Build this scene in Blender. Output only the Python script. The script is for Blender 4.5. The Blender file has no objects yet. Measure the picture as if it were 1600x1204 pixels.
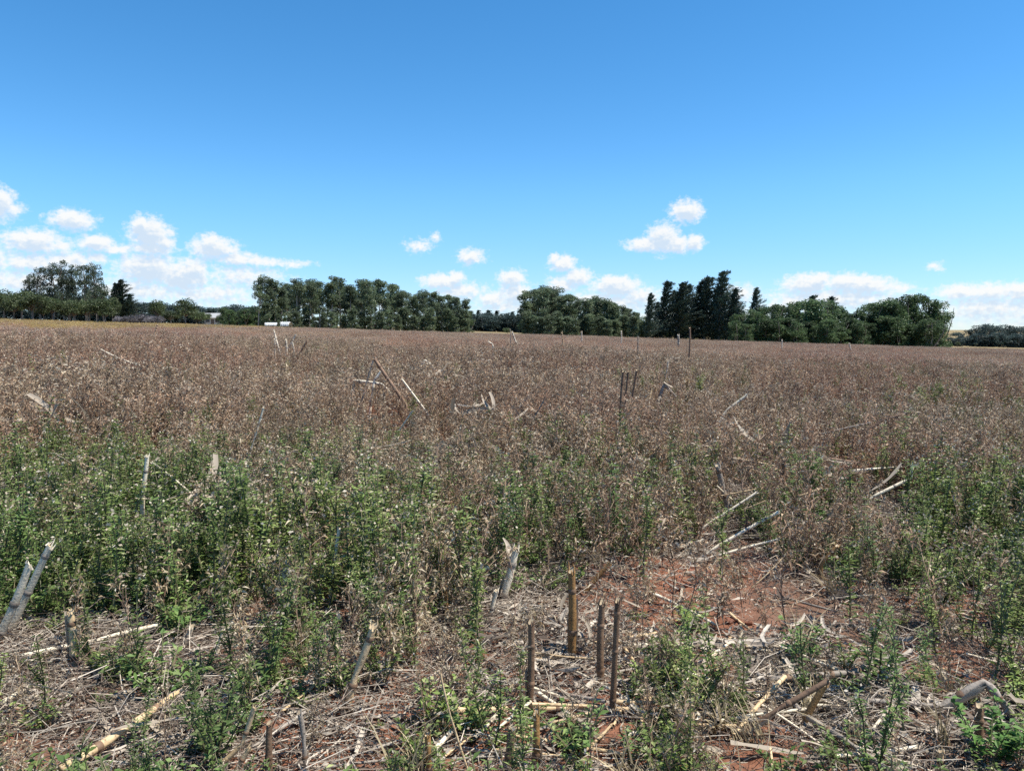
import bpy, bmesh, math, random
import numpy as np
from mathutils import Vector, Matrix, Euler

random.seed(7)
RNG = np.random.default_rng(11)
SC = bpy.context.scene
COL = SC.collection
R = math.radians

# ---------------------------------------------------------------- camera, world, sun, exposure
CAM_H = 1.5
F = 800.0 / math.tan(R(34.0))          # focal length in photo pixels (1600 wide)
PITCH = R(4.2)
cam_d = bpy.data.cameras.new("camera")
cam_d.sensor_width = 36.0
cam_d.lens = 18.0 / math.tan(R(34.0))
cam_d.clip_start = 0.05
cam_d.clip_end = 120000.0
cam = bpy.data.objects.new("camera", cam_d)
COL.objects.link(cam)
cam.location = (0, 0, CAM_H)
cam.rotation_euler = (R(90) - PITCH, 0, 0)
SC.camera = cam

SUN_EL, SUN_AZ = R(62), R(98)          # azimuth measured from the view direction (+Y) towards +X
world = bpy.data.worlds.new("World")
SC.world = world
world.use_nodes = True
wn = world.node_tree
bg = wn.nodes["Background"]
sky = wn.nodes.new("ShaderNodeTexSky")
sky.sky_type = 'NISHITA'
sky.sun_disc = False
sky.sun_elevation = SUN_EL
sky.sun_rotation = SUN_AZ
sky.altitude = 2100
sky.air_density = 1.0
sky.dust_density = 0.3
sky.ozone_density = 3.0
hsv = wn.nodes.new("ShaderNodeHueSaturation")
hsv.inputs["Hue"].default_value = 0.494
hsv.inputs["Saturation"].default_value = 1.28
hsv.inputs["Value"].default_value = 1.24
wn.links.new(sky.outputs[0], hsv.inputs["Color"])
bg.inputs["Strength"].default_value = 0.105

# fair-weather clouds of the sky: soft lobes (azimuth, elevation in degrees) with fractal edges, lit tops and shaded bases painted in
def px_dir(u, v):
    a, b = (u - 800.0) / F, -(v - 602.0) / F
    c, s_ = math.cos(PITCH), math.sin(PITCH)
    X, Y, Z = a, c + b * s_, -s_ + b * c
    return math.degrees(math.atan2(X, Y)), math.degrees(math.asin(Z / math.sqrt(X * X + Y * Y + Z * Z)))
DEG_PX = math.degrees(1 / F)
# u, v, half width, half height (photo pixels), fullness
LOBES = [(-8, 318, 28, 24, 1), (20, 324, 18, 8, .7), (112, 344, 30, 15, 1), (96, 340, 14, 12, .8), (52, 377, 40, 18, 1), (95, 384, 22, 8, .7), (150, 380, 26, 13, 1), (185, 388, 26, 9, .8),
    (234, 366, 30, 26, 1), (222, 352, 16, 16, 1), (254, 378, 15, 20, 1), (236, 390, 34, 12, .9), (50, 410, 62, 16, .78), (110, 408, 40, 20, .8), (150, 402, 16, 9, .8), (40, 440, 90, 24, .66),
    (230, 420, 45, 26, 1), (285, 432, 42, 26, 1), (305, 420, 22, 18, .9), (210, 455, 90, 22, .68), (300, 460, 70, 20, .6), (335, 388, 36, 18, 1), (330, 378, 16, 14, 1), (370, 404, 36, 12, .9), (410, 409, 36, 8, .85), (455, 412, 38, 6, .6),
    (380, 432, 70, 22, .6), (340, 458, 80, 24, .6), (655, 384, 24, 12, .62), (680, 371, 10, 10, .55), (736, 401, 24, 15, .8), (690, 440, 36, 13, 1), (712, 434, 16, 11, 1), (720, 455, 50, 16, .75), (770, 466, 30, 14, .85),
    (800, 436, 24, 17, .95), (806, 458, 30, 20, .9), (790, 478, 60, 18, .6), (880, 412, 24, 14, .95), (868, 404, 11, 9, .9), (902, 432, 26, 14, .95), (880, 445, 30, 16, .8), (962, 448, 44, 18, 1), (955, 440, 20, 12, 1), (1000, 462, 36, 16, .8), (950, 472, 90, 22, .7),
    (1074, 330, 27, 19, 1), (1036, 372, 27, 25, 1), (1010, 382, 36, 12, 1), (1055, 382, 30, 16, 1), (1085, 379, 16, 14, 1), (1160, 458, 26, 16, .7), (1262, 444, 40, 17, 1), (1280, 436, 18, 11, 1), (1318, 440, 26, 14, 1), (1352, 445, 40, 15, 1), (1400, 450, 26, 9, .7), (1310, 466, 110, 20, .75),
    (1245, 470, 50, 16, .7), (1463, 417, 14, 8, .55), (1505, 455, 36, 12, .9), (1550, 455, 40, 13, .9), (1600, 456, 40, 14, .9), (1545, 482, 90, 26, .65), (1620, 486, 70, 24, .65), (-60, 400, 60, 26, .9), (1700, 452, 60, 18, .9), (1680, 480, 90, 22, .7), (-120, 440, 90, 30, .8), (560, 478, 200, 14, .35), (1120, 492, 200, 16, .4)]
def cloud_field():
    g = bpy.data.node_groups.new("cloud_field", 'ShaderNodeTree')
    g.interface.new_socket("P", in_out='INPUT', socket_type='NodeSocketVector')
    g.interface.new_socket("Field", in_out='OUTPUT', socket_type='NodeSocketFloat')
    gi, go = g.nodes.new("NodeGroupInput"), g.nodes.new("NodeGroupOutput")
    prev = None
    for (u, v, hw, hh, full) in LOBES:
        az, el = px_dir(u, v)
        a_ = g.nodes.new("ShaderNodeVectorMath"); a_.operation = 'MULTIPLY_ADD'
        ix, iy = 1 / (hw * DEG_PX), 1 / (hh * DEG_PX)
        a_.inputs[1].default_value = (ix, iy, 0); a_.inputs[2].default_value = (-az * ix, -el * iy, 0)
        g.links.new(gi.outputs[0], a_.inputs[0])
        l_ = g.nodes.new("ShaderNodeVectorMath"); l_.operation = 'LENGTH'; g.links.new(a_.outputs[0], l_.inputs[0])
        m_ = g.nodes.new("ShaderNodeMath"); m_.operation = 'MULTIPLY_ADD'
        m_.inputs[1].default_value = -full; m_.inputs[2].default_value = full * 1.25
        g.links.new(l_.outputs["Value"], m_.inputs[0])
        if prev is None: prev = m_.outputs[0]
        else:
            x_ = g.nodes.new("ShaderNodeMath"); x_.operation = 'SMOOTH_MAX'; x_.inputs[2].default_value = .12
            g.links.new(prev, x_.inputs[0]); g.links.new(m_.outputs[0], x_.inputs[1]); prev = x_.outputs[0]
    g.links.new(prev, go.inputs[0])
    return g
def wmath(op, x, y=0.0, z=None):
    n = wn.nodes.new("ShaderNodeMath"); n.operation = op
    for i_, q in enumerate((x, y, z)):
        if q is None: continue
        if hasattr(q, "is_output"): wn.links.new(q, n.inputs[i_])
        else: n.inputs[i_].default_value = q
    return n.outputs[0]
def wrange(x, a, b, c=0.0, d=1.0):
    n = wn.nodes.new("ShaderNodeMapRange"); n.interpolation_type = 'SMOOTHSTEP'
    for i_, q in enumerate((x, a, b, c, d)):
        if hasattr(q, "is_output"): wn.links.new(q, n.inputs[i_])
        else: n.inputs[i_].default_value = q
    return n.outputs[0]
tco = wn.nodes.new("ShaderNodeTexCoord")
sepd = wn.nodes.new("ShaderNodeSeparateXYZ"); wn.links.new(tco.outputs["Generated"], sepd.inputs[0])
az_ = wmath('MULTIPLY', wmath('ARCTAN2', sepd.outputs[0], sepd.outputs[1]), 180 / math.pi)
el_ = wmath('MULTIPLY', wmath('ARCSINE', sepd.outputs[2]), 180 / math.pi)
ang = wn.nodes.new("ShaderNodeCombineXYZ"); wn.links.new(az_, ang.inputs[0]); wn.links.new(el_, ang.inputs[1])
def wnoise(scale, detail, rough, off):
    mp = wn.nodes.new("ShaderNodeMapping"); mp.inputs["Location"].default_value = off; mp.inputs["Scale"].default_value = (1, 1.25, 1)
    wn.links.new(ang.outputs[0], mp.inputs[0])
    n = wn.nodes.new("ShaderNodeTexNoise"); n.inputs["Scale"].default_value = scale; n.inputs["Detail"].default_value = detail; n.inputs["Roughness"].default_value = rough
    wn.links.new(mp.outputs[0], n.inputs["Vector"])
    return n
warp = wnoise(.9, 3, .5, (3, 1, 0))
wv = wn.nodes.new("ShaderNodeVectorMath"); wv.operation = 'MULTIPLY_ADD'
wv.inputs[1].default_value = (.8, .45, 0); wv.inputs[2].default_value = (-.4, -.22, 0)
wn.links.new(warp.outputs["Color"], wv.inputs[0])
pw = wn.nodes.new("ShaderNodeVectorMath"); wn.links.new(ang.outputs[0], pw.inputs[0]); wn.links.new(wv.outputs[0], pw.inputs[1])
fbm = wmath('SUBTRACT', wnoise(2.3, 8, .62, (7, 2, 0)).outputs["Fac"], .5)
CF = cloud_field()
def field_at(offset):
    q = wn.nodes.new("ShaderNodeVectorMath"); q.inputs[1].default_value = offset; wn.links.new(pw.outputs[0], q.inputs[0])
    n = wn.nodes.new("ShaderNodeGroup"); n.node_tree = CF; wn.links.new(q.outputs[0], n.inputs[0])
    return n.outputs[0]
f0 = wmath('ADD', field_at((0, 0, 0)), wmath('MULTIPLY', fbm, 1.5))
f1 = wmath('ADD', field_at((.12, .55, 0)), wmath('MULTIPLY', wmath('SUBTRACT', wnoise(2.3, 5, .55, (7.12, 2.5, 0)).outputs["Fac"], .5), 1.5))
alpha = wrange(f0, .0, .78, 0, .97)
shade = wrange(f1, .25, .95)
ccol = wn.nodes.new("ShaderNodeMix"); ccol.data_type = 'RGBA'
ccol.inputs[6].default_value = (5.9, 5.95, 5.9, 1); ccol.inputs[7].default_value = (4.0, 4.75, 5.6, 1)
wn.links.new(shade, ccol.inputs[0])
smix = wn.nodes.new("ShaderNodeMix"); smix.data_type = 'RGBA'
wn.links.new(alpha, smix.inputs[0]); wn.links.new(hsv.outputs[0], smix.inputs[6]); wn.links.new(ccol.outputs[2], smix.inputs[7])
wn.links.new(smix.outputs[2], bg.inputs["Color"])
air = wn.nodes.new("ShaderNodeMix"); air.data_type = 'RGBA'; air.blend_type = 'MULTIPLY'
air.inputs[7].default_value = (.54, .62, .80, 1)
wn.links.new(wmath('SUBTRACT', 1.0, wrange(el_, -1.0, 11.0)), air.inputs[0]); wn.links.new(hsv.outputs[0], air.inputs[6]); wn.links.new(air.outputs[2], smix.inputs[6])

sun_d = bpy.data.lights.new("sun", 'SUN')
sun_d.energy = 5.0
sun_d.angle = R(0.53)
sun_d.color = (1.0, 0.955, 0.87)
sun = bpy.data.objects.new("sun", sun_d)
COL.objects.link(sun)
sdir = Vector((math.sin(SUN_AZ) * math.cos(SUN_EL), math.cos(SUN_AZ) * math.cos(SUN_EL), math.sin(SUN_EL)))
sun.rotation_euler = (-sdir).to_track_quat('-Z', 'Y').to_euler()
sun.location = (0, 0, 60)

SC.view_settings.view_transform = 'Standard'
SC.view_settings.look = 'None'
SC.view_settings.exposure = 0.66
SC.view_settings.gamma = 1.0
SC.view_settings.use_curve_mapping = False
SC.render.engine = 'CYCLES'
SC.cycles.volume_bounces = 6
SC.cycles.max_bounces = 8
SC.cycles.transparent_max_bounces = 16
SC.cycles.use_denoising = False
world.cycles.sampling_method = 'NONE'

# ---------------------------------------------------------------- terrain shape, pixel <-> ground
def vnoise(x, y, s, seed):
    x = np.asarray(x, float) / s + seed * 17.31
    y = np.asarray(y, float) / s + seed * 7.77
    xi, yi = np.floor(x), np.floor(y)
    fx, fy = x - xi, y - yi
    fx, fy = fx * fx * (3 - 2 * fx), fy * fy * (3 - 2 * fy)
    def h(a, b):
        v = np.sin(a * 127.1 + b * 311.7 + seed * 13.7) * 43758.5453
        return v - np.floor(v)
    return (h(xi, yi) * (1 - fx) + h(xi + 1, yi) * fx) * (1 - fy) + (h(xi, yi + 1) * (1 - fx) + h(xi + 1, yi + 1) * fx) * fy

def ground(x, y):
    x = np.asarray(x, float); y = np.asarray(y, float)
    z = -12.0 * np.tanh(0.03 * x / 12.0)
    d = np.hypot(x, y)
    near = 1.0 / (1.0 + (d / 18.0) ** 2)
    z = z + (vnoise(x, y, 1.3, 1) - .5) * 0.10 * near + (vnoise(x, y, .35, 2) - .5) * 0.05 * near + ((vnoise(x, y, .13, 3) - .5) * 0.035 + (vnoise(x, y, .06, 5) - .5) * .022) * near
    z = z + (vnoise(x, y, 14., 4) - .5) * 0.25 * np.clip((d - 6) / 25, 0, 1)
    return z
Z0 = float(ground(0, 0))

CP, SP = math.cos(PITCH), math.sin(PITCH)
def ray(u, v):
    a, b = (u - 800.0) / F, -(v - 602.0) / F
    return np.array([a, CP + b * SP, -SP + b * CP])

def at(u, v, h=0.0):
    """the ground point (raised by h) seen at photo pixel u, v"""
    d = ray(u, v)
    t = 4.0
    lo, hi = 0.3, 4000.0
    for _ in range(60):
        t = math.sqrt(lo * hi)
        p = d * t
        if p[2] + CAM_H > float(ground(p[0], p[1])) + h: lo = t
        else: hi = t
    p = d * t
    return np.array([p[0], p[1], float(ground(p[0], p[1])) + h])

def at_depth(u, v, y):
    d = ray(u, v)
    p = d * (y / d[1])
    return np.array([p[0], p[1], p[2] + CAM_H])

def project(x, y, z):
    dz = z - CAM_H
    yc = y * CP - dz * SP
    zc = y * SP + dz * CP
    return 800 + F * x / yc, 602 - F * zc / yc

# ---------------------------------------------------------------- mesh accumulation
class MB:
    def __init__(self):
        self.v, self.f, self.m, self.n = [], [], [], 0
    def add(self, V, Fa, mat=0):
        V = np.asarray(V, float).reshape(-1, 3); Fa = np.asarray(Fa, int)
        self.v.append(V); self.f.append(Fa + self.n); self.m.append(np.full(len(Fa), mat)); self.n += len(V)
    def mesh(self, name, mats, smooth=False):
        V = np.concatenate(self.v)
        me = bpy.data.meshes.new(name)
        sizes = np.concatenate([np.full(len(f), f.shape[1]) for f in self.f])
        loops = np.concatenate([f.ravel() for f in self.f])
        me.vertices.add(len(V)); me.vertices.foreach_set("co", V.astype(np.float32).ravel())
        me.loops.add(len(loops)); me.loops.foreach_set("vertex_index", loops.astype(np.int32))
        me.polygons.add(len(sizes))
        me.polygons.foreach_set("loop_start", (np.cumsum(sizes) - sizes).astype(np.int32))
        me.polygons.foreach_set("material_index", np.concatenate(self.m).astype(np.int32))
        me.polygons.foreach_set("use_smooth", np.full(len(sizes), smooth))
        for m in mats: me.materials.append(m)
        me.update(calc_edges=True)
        me.validate()
        return me

def unit(a):
    return a / np.maximum(np.linalg.norm(a, axis=-1, keepdims=True), 1e-9)

def leaves(mb, P, D, L, W, mat=0, droop=0.25, roll=None, rng=RNG):
    """lanceolate leaf blades: base, two edges, tip; bent along the midrib"""
    n = len(P)
    if n == 0: return
    D = unit(np.asarray(D, float)); L = np.broadcast_to(L, n)[:, None]; W = np.broadcast_to(W, n)[:, None]
    up = np.tile([0., 0., 1.], (n, 1))
    S = np.cross(D, up)
    bad = np.linalg.norm(S, axis=1) < 1e-3
    S[bad] = [1, 0, 0]
    S = unit(S)
    a = rng.normal(0, .6, n)[:, None] if roll is None else rng.uniform(-roll, roll, n)[:, None]
    N = np.cross(S, D)
    S = S * np.cos(a) + N * np.sin(a)
    mid = P + D * L * .45
    tip = P + D * L + np.array([0, 0, -1.]) * L * droop
    V = np.stack([P, mid + S * W / 2, tip, mid - S * W / 2], 1).reshape(-1, 3)
    mb.add(V, np.arange(n * 4).reshape(n, 4), mat)

def sticks(mb, A, B, ra, rb, mat=0, k=3):
    A = np.asarray(A, float).reshape(-1, 3); B = np.asarray(B, float).reshape(-1, 3)
    n = len(A)
    if n == 0: return
    D = unit(B - A)
    ref = np.where(np.abs(D[:, 2:3]) > .9, [[1., 0, 0]], [[0, 0, 1.]])
    X = unit(np.cross(D, ref)); Y = np.cross(D, X)
    ang = np.arange(k) * 2 * math.pi / k
    ra = np.broadcast_to(ra, n); rb = np.broadcast_to(rb, n)
    ring = X[:, None] * np.cos(ang)[None, :, None] + Y[:, None] * np.sin(ang)[None, :, None]
    V = np.concatenate([A[:, None] + ring * ra[:, None, None], B[:, None] + ring * rb[:, None, None]], 1)
    i = np.arange(k); j = (i + 1) % k
    f = np.stack([i, j, j + k, i + k], 1)
    Fa = (f[None] + (np.arange(n) * 2 * k)[:, None, None]).reshape(-1, 4)
    mb.add(V.reshape(-1, 3), Fa, mat)

def tube(mb, pts, rad, mat=0, k=8, cap=True, cut=0.0):
    """one continuous tapered tube through pts; cut tilts the last ring obliquely"""
    pts = [np.asarray(p, float) for p in pts]
    n = len(pts)
    V = []
    X = None
    for i, p in enumerate(pts):
        d = unit(pts[min(i + 1, n - 1)] - pts[max(i - 1, 0)])
        if X is None:
            ref = np.array([0, 0, 1.]) if abs(d[2]) < .9 else np.array([1., 0, 0])
            X = unit(np.cross(d, ref))
        X = unit(X - d * np.dot(X, d)); Y = np.cross(d, X)
        for j in range(k):
            a = 2 * math.pi * j / k
            off = (X * math.cos(a) + Y * math.sin(a)) * rad[i]
            if cut and i == n - 1: off = off + d * math.cos(a + .7) * cut
            V.append(p + off)
    Fa = [[i * k + j, i * k + (j + 1) % k, (i + 1) * k + (j + 1) % k, (i + 1) * k + j] for i in range(n - 1) for j in range(k)]
    mb.add(V, Fa, mat)
    return np.array(V[-k:])

# ---------------------------------------------------------------- materials
def new_mat(name):
    m = bpy.data.materials.new(name); m.use_nodes = True
    nt = m.node_tree
    return m, nt, nt.nodes["Principled BSDF"], nt.nodes["Material Output"]

def ramp(nt, stops, src):
    r = nt.nodes.new("ShaderNodeValToRGB")
    cr = r.color_ramp
    while len(cr.elements) < len(stops): cr.elements.new(0.5)
    for e, (p, c) in zip(cr.elements, stops):
        e.position = p; e.color = (*c, 1)
    nt.links.new(src, r.inputs[0])
    return r.outputs[0]

def mix(nt, a, b, fac, mode='MIX'):
    m = nt.nodes.new("ShaderNodeMix"); m.data_type = 'RGBA'; m.blend_type = mode
    for s, val in ((m.inputs[0], fac), (m.inputs[6], a), (m.inputs[7], b)):
        if hasattr(val, "is_output"): nt.links.new(val, s)
        elif isinstance(val, tuple): s.default_value = (*val, 1)
        else: s.default_value = val
    return m.outputs[2]

def noise_tex(nt, scale, detail=4, coord=None, rough=.55):
    n = nt.nodes.new("ShaderNodeTexNoise")
    n.inputs["Scale"].default_value = scale; n.inputs["Detail"].default_value = detail; n.inputs["Roughness"].default_value = rough
    if coord is not None: nt.links.new(coord, n.inputs["Vector"])
    return n.outputs["Fac"]

def leaf_mat(name, stops, patch=None, patch_scale=.5, trans=0.3, rough=.6, spec=.25, vary=.35, drift=None):
    """leaf colour varies from blade to blade and plant to plant; patch = a second colour mixed in over the field in patches"""
    m, nt, b, out = new_mat(name)
    geo = nt.nodes.new("ShaderNodeNewGeometry"); oi = nt.nodes.new("ShaderNodeObjectInfo")
    c = ramp(nt, stops, geo.outputs["Random Per Island"])
    if patch:
        nz = noise_tex(nt, patch_scale, 3, geo.outputs["Position"])
        f = nt.nodes.new("ShaderNodeMapRange"); f.inputs[1].default_value = .42; f.inputs[2].default_value = .62
        f.inputs[4].default_value = .75
        nt.links.new(nz, f.inputs[0])
        c = mix(nt, c, mix(nt, c, patch, .8, 'MIX'), f.outputs[0])
        if drift:
            nd = noise_tex(nt, .07, 3, geo.outputs["Position"])
            c = mix(nt, c, mix(nt, c, drift[0], .55), ramp(nt, [(.36, (1, 1, 1)), (.48, (0, 0, 0))], nd))
            c = mix(nt, c, mix(nt, c, drift[1], .55), ramp(nt, [(.52, (0, 0, 0)), (.64, (1, 1, 1))], nd))
    v = nt.nodes.new("ShaderNodeMapRange"); v.inputs[3].default_value = 1 - vary; v.inputs[4].default_value = 1 + vary
    nt.links.new(oi.outputs["Random"], v.inputs[0])
    h = nt.nodes.new("ShaderNodeHueSaturation"); nt.links.new(c, h.inputs["Color"]); nt.links.new(v.outputs[0], h.inputs["Value"])
    c = h.outputs[0]
    nt.links.new(c, b.inputs["Base Color"])
    b.inputs["Roughness"].default_value = rough; b.inputs["Specular IOR Level"].default_value = spec
    if trans:
        t = nt.nodes.new("ShaderNodeBsdfTranslucent"); nt.links.new(c, t.inputs["Color"])
        s = nt.nodes.new("ShaderNodeMixShader"); s.inputs[0].default_value = trans
        nt.links.new(b.outputs[0], s.inputs[1]); nt.links.new(t.outputs[0], s.inputs[2])
        nt.links.new(s.outputs[0], out.inputs["Surface"])
    return m

def stalk_mat(name, light, dark, blotch=(.05, .035, .025)):
    m, nt, b, out = new_mat(name)
    tc = nt.nodes.new("ShaderNodeTexCoord"); mp = nt.nodes.new("ShaderNodeMapping")
    oi = nt.nodes.new("ShaderNodeObjectInfo")
    geo = nt.nodes.new("ShaderNodeNewGeometry")
    nt.links.new(tc.outputs["Object"], mp.inputs[0])
    n1 = noise_tex(nt, 14, 5, mp.outputs[0]); n2 = noise_tex(nt, 90, 3, mp.outputs[0])
    c = ramp(nt, [(.32, dark), (.62, light)], n1)
    c = mix(nt, c, mix(nt, c, blotch, .75), ramp(nt, [(.56, (0, 0, 0)), (.7, (1, 1, 1))], n2))
    h = nt.nodes.new("ShaderNodeHueSaturation"); nt.links.new(c, h.inputs["Color"])
    v = nt.nodes.new("ShaderNodeMapRange"); v.inputs[3].default_value = .75; v.inputs[4].default_value = 1.2
    nt.links.new(oi.outputs["Random"], v.inputs[0]); nt.links.new(v.outputs[0], h.inputs["Value"])
    nt.links.new(h.outputs[0], b.inputs["Base Color"])
    b.inputs["Roughness"].default_value = .6; b.inputs["Specular IOR Level"].default_value = .3
    bu = nt.nodes.new("ShaderNodeBump"); bu.inputs["Strength"].default_value = .5; bu.inputs["Distance"].default_value = .004
    nt.links.new(n2, bu.inputs["Height"]); nt.links.new(bu.outputs[0], b.inputs["Normal"])
    return m

M = {}
M['dry'] = leaf_mat("dry_weed_leaf", [(0, (.125, .078, .05)), (.35, (.29, .20, .125)), (.65, (.46, .355, .228)), (.92, (.66, .56, .40))], patch=(.33, .165, .105), patch_scale=.16, trans=.2, spec=.06, drift=((.30, .25, .15), (.17, .095, .07)))
M['dry_far'] = leaf_mat('far_dry_weed_leaf', [(0, (.15, .082, .054)), (.35, (.31, .18, .118)), (.65, (.45, .315, .205)), (.92, (.54, .41, .28))], patch=(.34, .14, .09), patch_scale=.10, trans=.2, spec=.06, drift=((.32, .25, .14), (.19, .095, .07)))
M['dry_stem'] = leaf_mat("dry_weed_stem", [(0, (.10, .06, .045)), (.6, (.22, .135, .09)), (1, (.38, .28, .18))], trans=0)
M['pale'] = leaf_mat("pale_seed_head", [(0, (.25, .19, .13)), (.6, (.46, .38, .28)), (1, (.60, .54, .43))], trans=.25)
M['green'] = leaf_mat("green_weed_leaf", [(0, (.085, .135, .036)), (.4, (.18, .24, .06)), (.75, (.275, .335, .10)), (1, (.48, .46, .23))], patch=(.085, .165, .055), patch_scale=1.1, trans=.35, rough=.5, spec=.2)
M['green_stem'] = leaf_mat("green_weed_stem", [(0, (.07, .09, .035)), (1, (.15, .13, .07))], trans=0)
M['dark_green'] = leaf_mat("dark_grass_blade", [(0, (.02, .06, .025)), (1, (.05, .11, .04))], trans=.3, rough=.4, spec=.4)
M['mint'] = leaf_mat("broad_herb_leaf", [(0, (.06, .13, .03)), (.6, (.11, .20, .05)), (1, (.20, .28, .09))], trans=.35, rough=.5, spec=.2)
M['litter'] = leaf_mat("corn_litter", [(0, (.085, .06, .045)), (.3, (.19, .145, .11)), (.65, (.32, .265, .205)), (1, (.52, .455, .37))], trans=.1)
M['husk'] = leaf_mat("dry_husk", [(0, (.22, .165, .115)), (.5, (.36, .295, .22)), (1, (.52, .455, .365))], trans=.2)
M['yellow'] = leaf_mat("yellow_flower", [(0, (.24, .165, .075)), (.5, (.44, .315, .10)), (1, (.54, .42, .19))], trans=.2)
M['straw_grass'] = leaf_mat("straw_grass_blade", [(0, (.22, .17, .10)), (1, (.42, .34, .2))], trans=.2)
M['s_pale'] = stalk_mat("bleached_stalk", (.80, .70, .53), (.62, .52, .37), (.16, .12, .09))
M['s_tan'] = stalk_mat("tan_stalk", (.62, .46, .27), (.48, .33, .18), (.12, .08, .05))
M['s_amber'] = stalk_mat("amber_stalk", (.36, .20, .075), (.22, .115, .045))
M['s_brown'] = stalk_mat("brown_stalk", (.25, .155, .095), (.135, .08, .05))
M['s_grey'] = stalk_mat("weathered_stalk", (.34, .29, .235), (.19, .155, .125))
M['pith'] = stalk_mat("stalk_pith", (.46, .37, .24), (.30, .22, .13), (.3, .22, .15))
M['clod'] = stalk_mat("soil_clod", (.25, .10, .055), (.16, .06, .034), (.09, .04, .025))

# soil
def soil_mat():
    m, nt, b, out = new_mat("red_soil")
    geo = nt.nodes.new("ShaderNodeNewGeometry")
    P = geo.outputs["Position"]
    n1 = noise_tex(nt, .8, 6, P); n2 = noise_tex(nt, 9, 6, P); n3 = noise_tex(nt, 60, 4, P)
    c = ramp(nt, [(.3, (.18, .078, .045)), (.7, (.31, .136, .08))], n2)
    c = mix(nt, c, (.15, .10, .072), ramp(nt, [(.42, (0, 0, 0)), (.6, (.8, .8, .8))], n1))
    c = mix(nt, c, (.10, .05, .035), ramp(nt, [(.58, (0, 0, 0)), (.72, (.8, .8, .8))], n3))
    # pasture beyond the field
    sep = nt.nodes.new("ShaderNodeSeparateXYZ"); nt.links.new(P, sep.inputs[0])
    far = nt.nodes.new("ShaderNodeMapRange"); far.inputs[1].default_value = 100; far.inputs[2].default_value = 150
    nt.links.new(sep.outputs[1], far.inputs[0])
    past = ramp(nt, [(.35, (.19, .145, .075)), (.65, (.27, .205, .105))], noise_tex(nt, .03, 6, P))
    c = mix(nt, c, past, far.outputs[0])
    nt.links.new(c, b.inputs["Base Color"])
    b.inputs["Roughness"].default_value = .95; b.inputs["Specular IOR Level"].default_value = .1
    bu = nt.nodes.new("ShaderNodeBump"); bu.inputs["Strength"].default_value = .9; bu.inputs["Distance"].default_value = .02
    nt.links.new(noise_tex(nt, 35, 8, P, .65), bu.inputs["Height"]); nt.links.new(bu.outputs[0], b.inputs["Normal"])
    return m
M['soil'] = soil_mat()

# ---------------------------------------------------------------- object helpers
def link(name, me, parent=None, label=None, cat=None, group=None, kind=None):
    o = bpy.data.objects.new(name, me)
    COL.objects.link(o)
    if parent is not None: o.parent = parent
    if label: o["label"] = label
    if cat: o["category"] = cat
    if group: o["group"] = group
    if kind: o["kind"] = kind
    return o

def empty(name, loc, label, cat, group=None, rz=0.0):
    o = link(name, None, None, label, cat, group)
    o.location = loc; o.rotation_euler = (0, 0, rz)
    o.empty_display_size = .1
    return o

def copy_thing(src, loc, rot, scale, label=None, group=None):
    c = src.copy(); COL.objects.link(c)
    c.location = loc; c.rotation_euler = rot; c.scale = scale
    if label: c["label"] = label
    if group: c["group"] = group
    for ch in src.children:
        k = ch.copy(); COL.objects.link(k); k.parent = c
    return c

def proto(name, me):
    return bpy.data.objects.new(name, me)

def collection_of(name, meshes):
    c = bpy.data.collections.new(name)
    for i, me in enumerate(meshes):
        c.objects.link(proto("%s_%03d" % (name, i), me))
    return c

def scatter(name, P, rot, sc, pick, coll, label, cat):
    """one uncountable mass: points carrying plants of a collection"""
    n = len(P)
    me = bpy.data.meshes.new(name)
    me.vertices.add(n); me.vertices.foreach_set("co", np.asarray(P, np.float32).ravel())
    a = me.attributes.new("rot", 'FLOAT_VECTOR', 'POINT'); a.data.foreach_set("vector", np.asarray(rot, np.float32).ravel())
    a = me.attributes.new("size", 'FLOAT_VECTOR', 'POINT'); a.data.foreach_set("vector", np.asarray(sc, np.float32).ravel())
    a = me.attributes.new("pick", 'INT', 'POINT'); a.data.foreach_set("value", np.asarray(pick, np.int32))
    o = link(name, me, None, label, cat, None, "stuff")
    g = bpy.data.node_groups.new(name, 'GeometryNodeTree')
    g.interface.new_socket("Geometry", in_out='INPUT', socket_type='NodeSocketGeometry')
    g.interface.new_socket("Geometry", in_out='OUTPUT', socket_type='NodeSocketGeometry')
    N = g.nodes.new
    gi, go = N("NodeGroupInput"), N("NodeGroupOutput")
    ci = N("GeometryNodeCollectionInfo"); ci.inputs["Collection"].default_value = coll
    ci.inputs["Separate Children"].default_value = True; ci.inputs["Reset Children"].default_value = True
    ip = N("GeometryNodeInstanceOnPoints"); ip.inputs["Pick Instance"].default_value = True
    def attr(nm, t):
        x = N("GeometryNodeInputNamedAttribute"); x.data_type = t; x.inputs["Name"].default_value = nm
        return [s for s in x.outputs if s.enabled and s.name == "Attribute"][0]
    L = g.links.new
    L(gi.outputs[0], ip.inputs["Points"]); L(ci.outputs[0], ip.inputs["Instance"])
    L(attr("pick", 'INT'), ip.inputs["Instance Index"]); L(attr("rot", 'FLOAT_VECTOR'), ip.inputs["Rotation"]); L(attr("size", 'FLOAT_VECTOR'), ip.inputs["Scale"])
    L(ip.outputs[0], go.inputs[0])
    md = o.modifiers.new("scatter", 'NODES'); md.node_group = g
    return o

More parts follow.
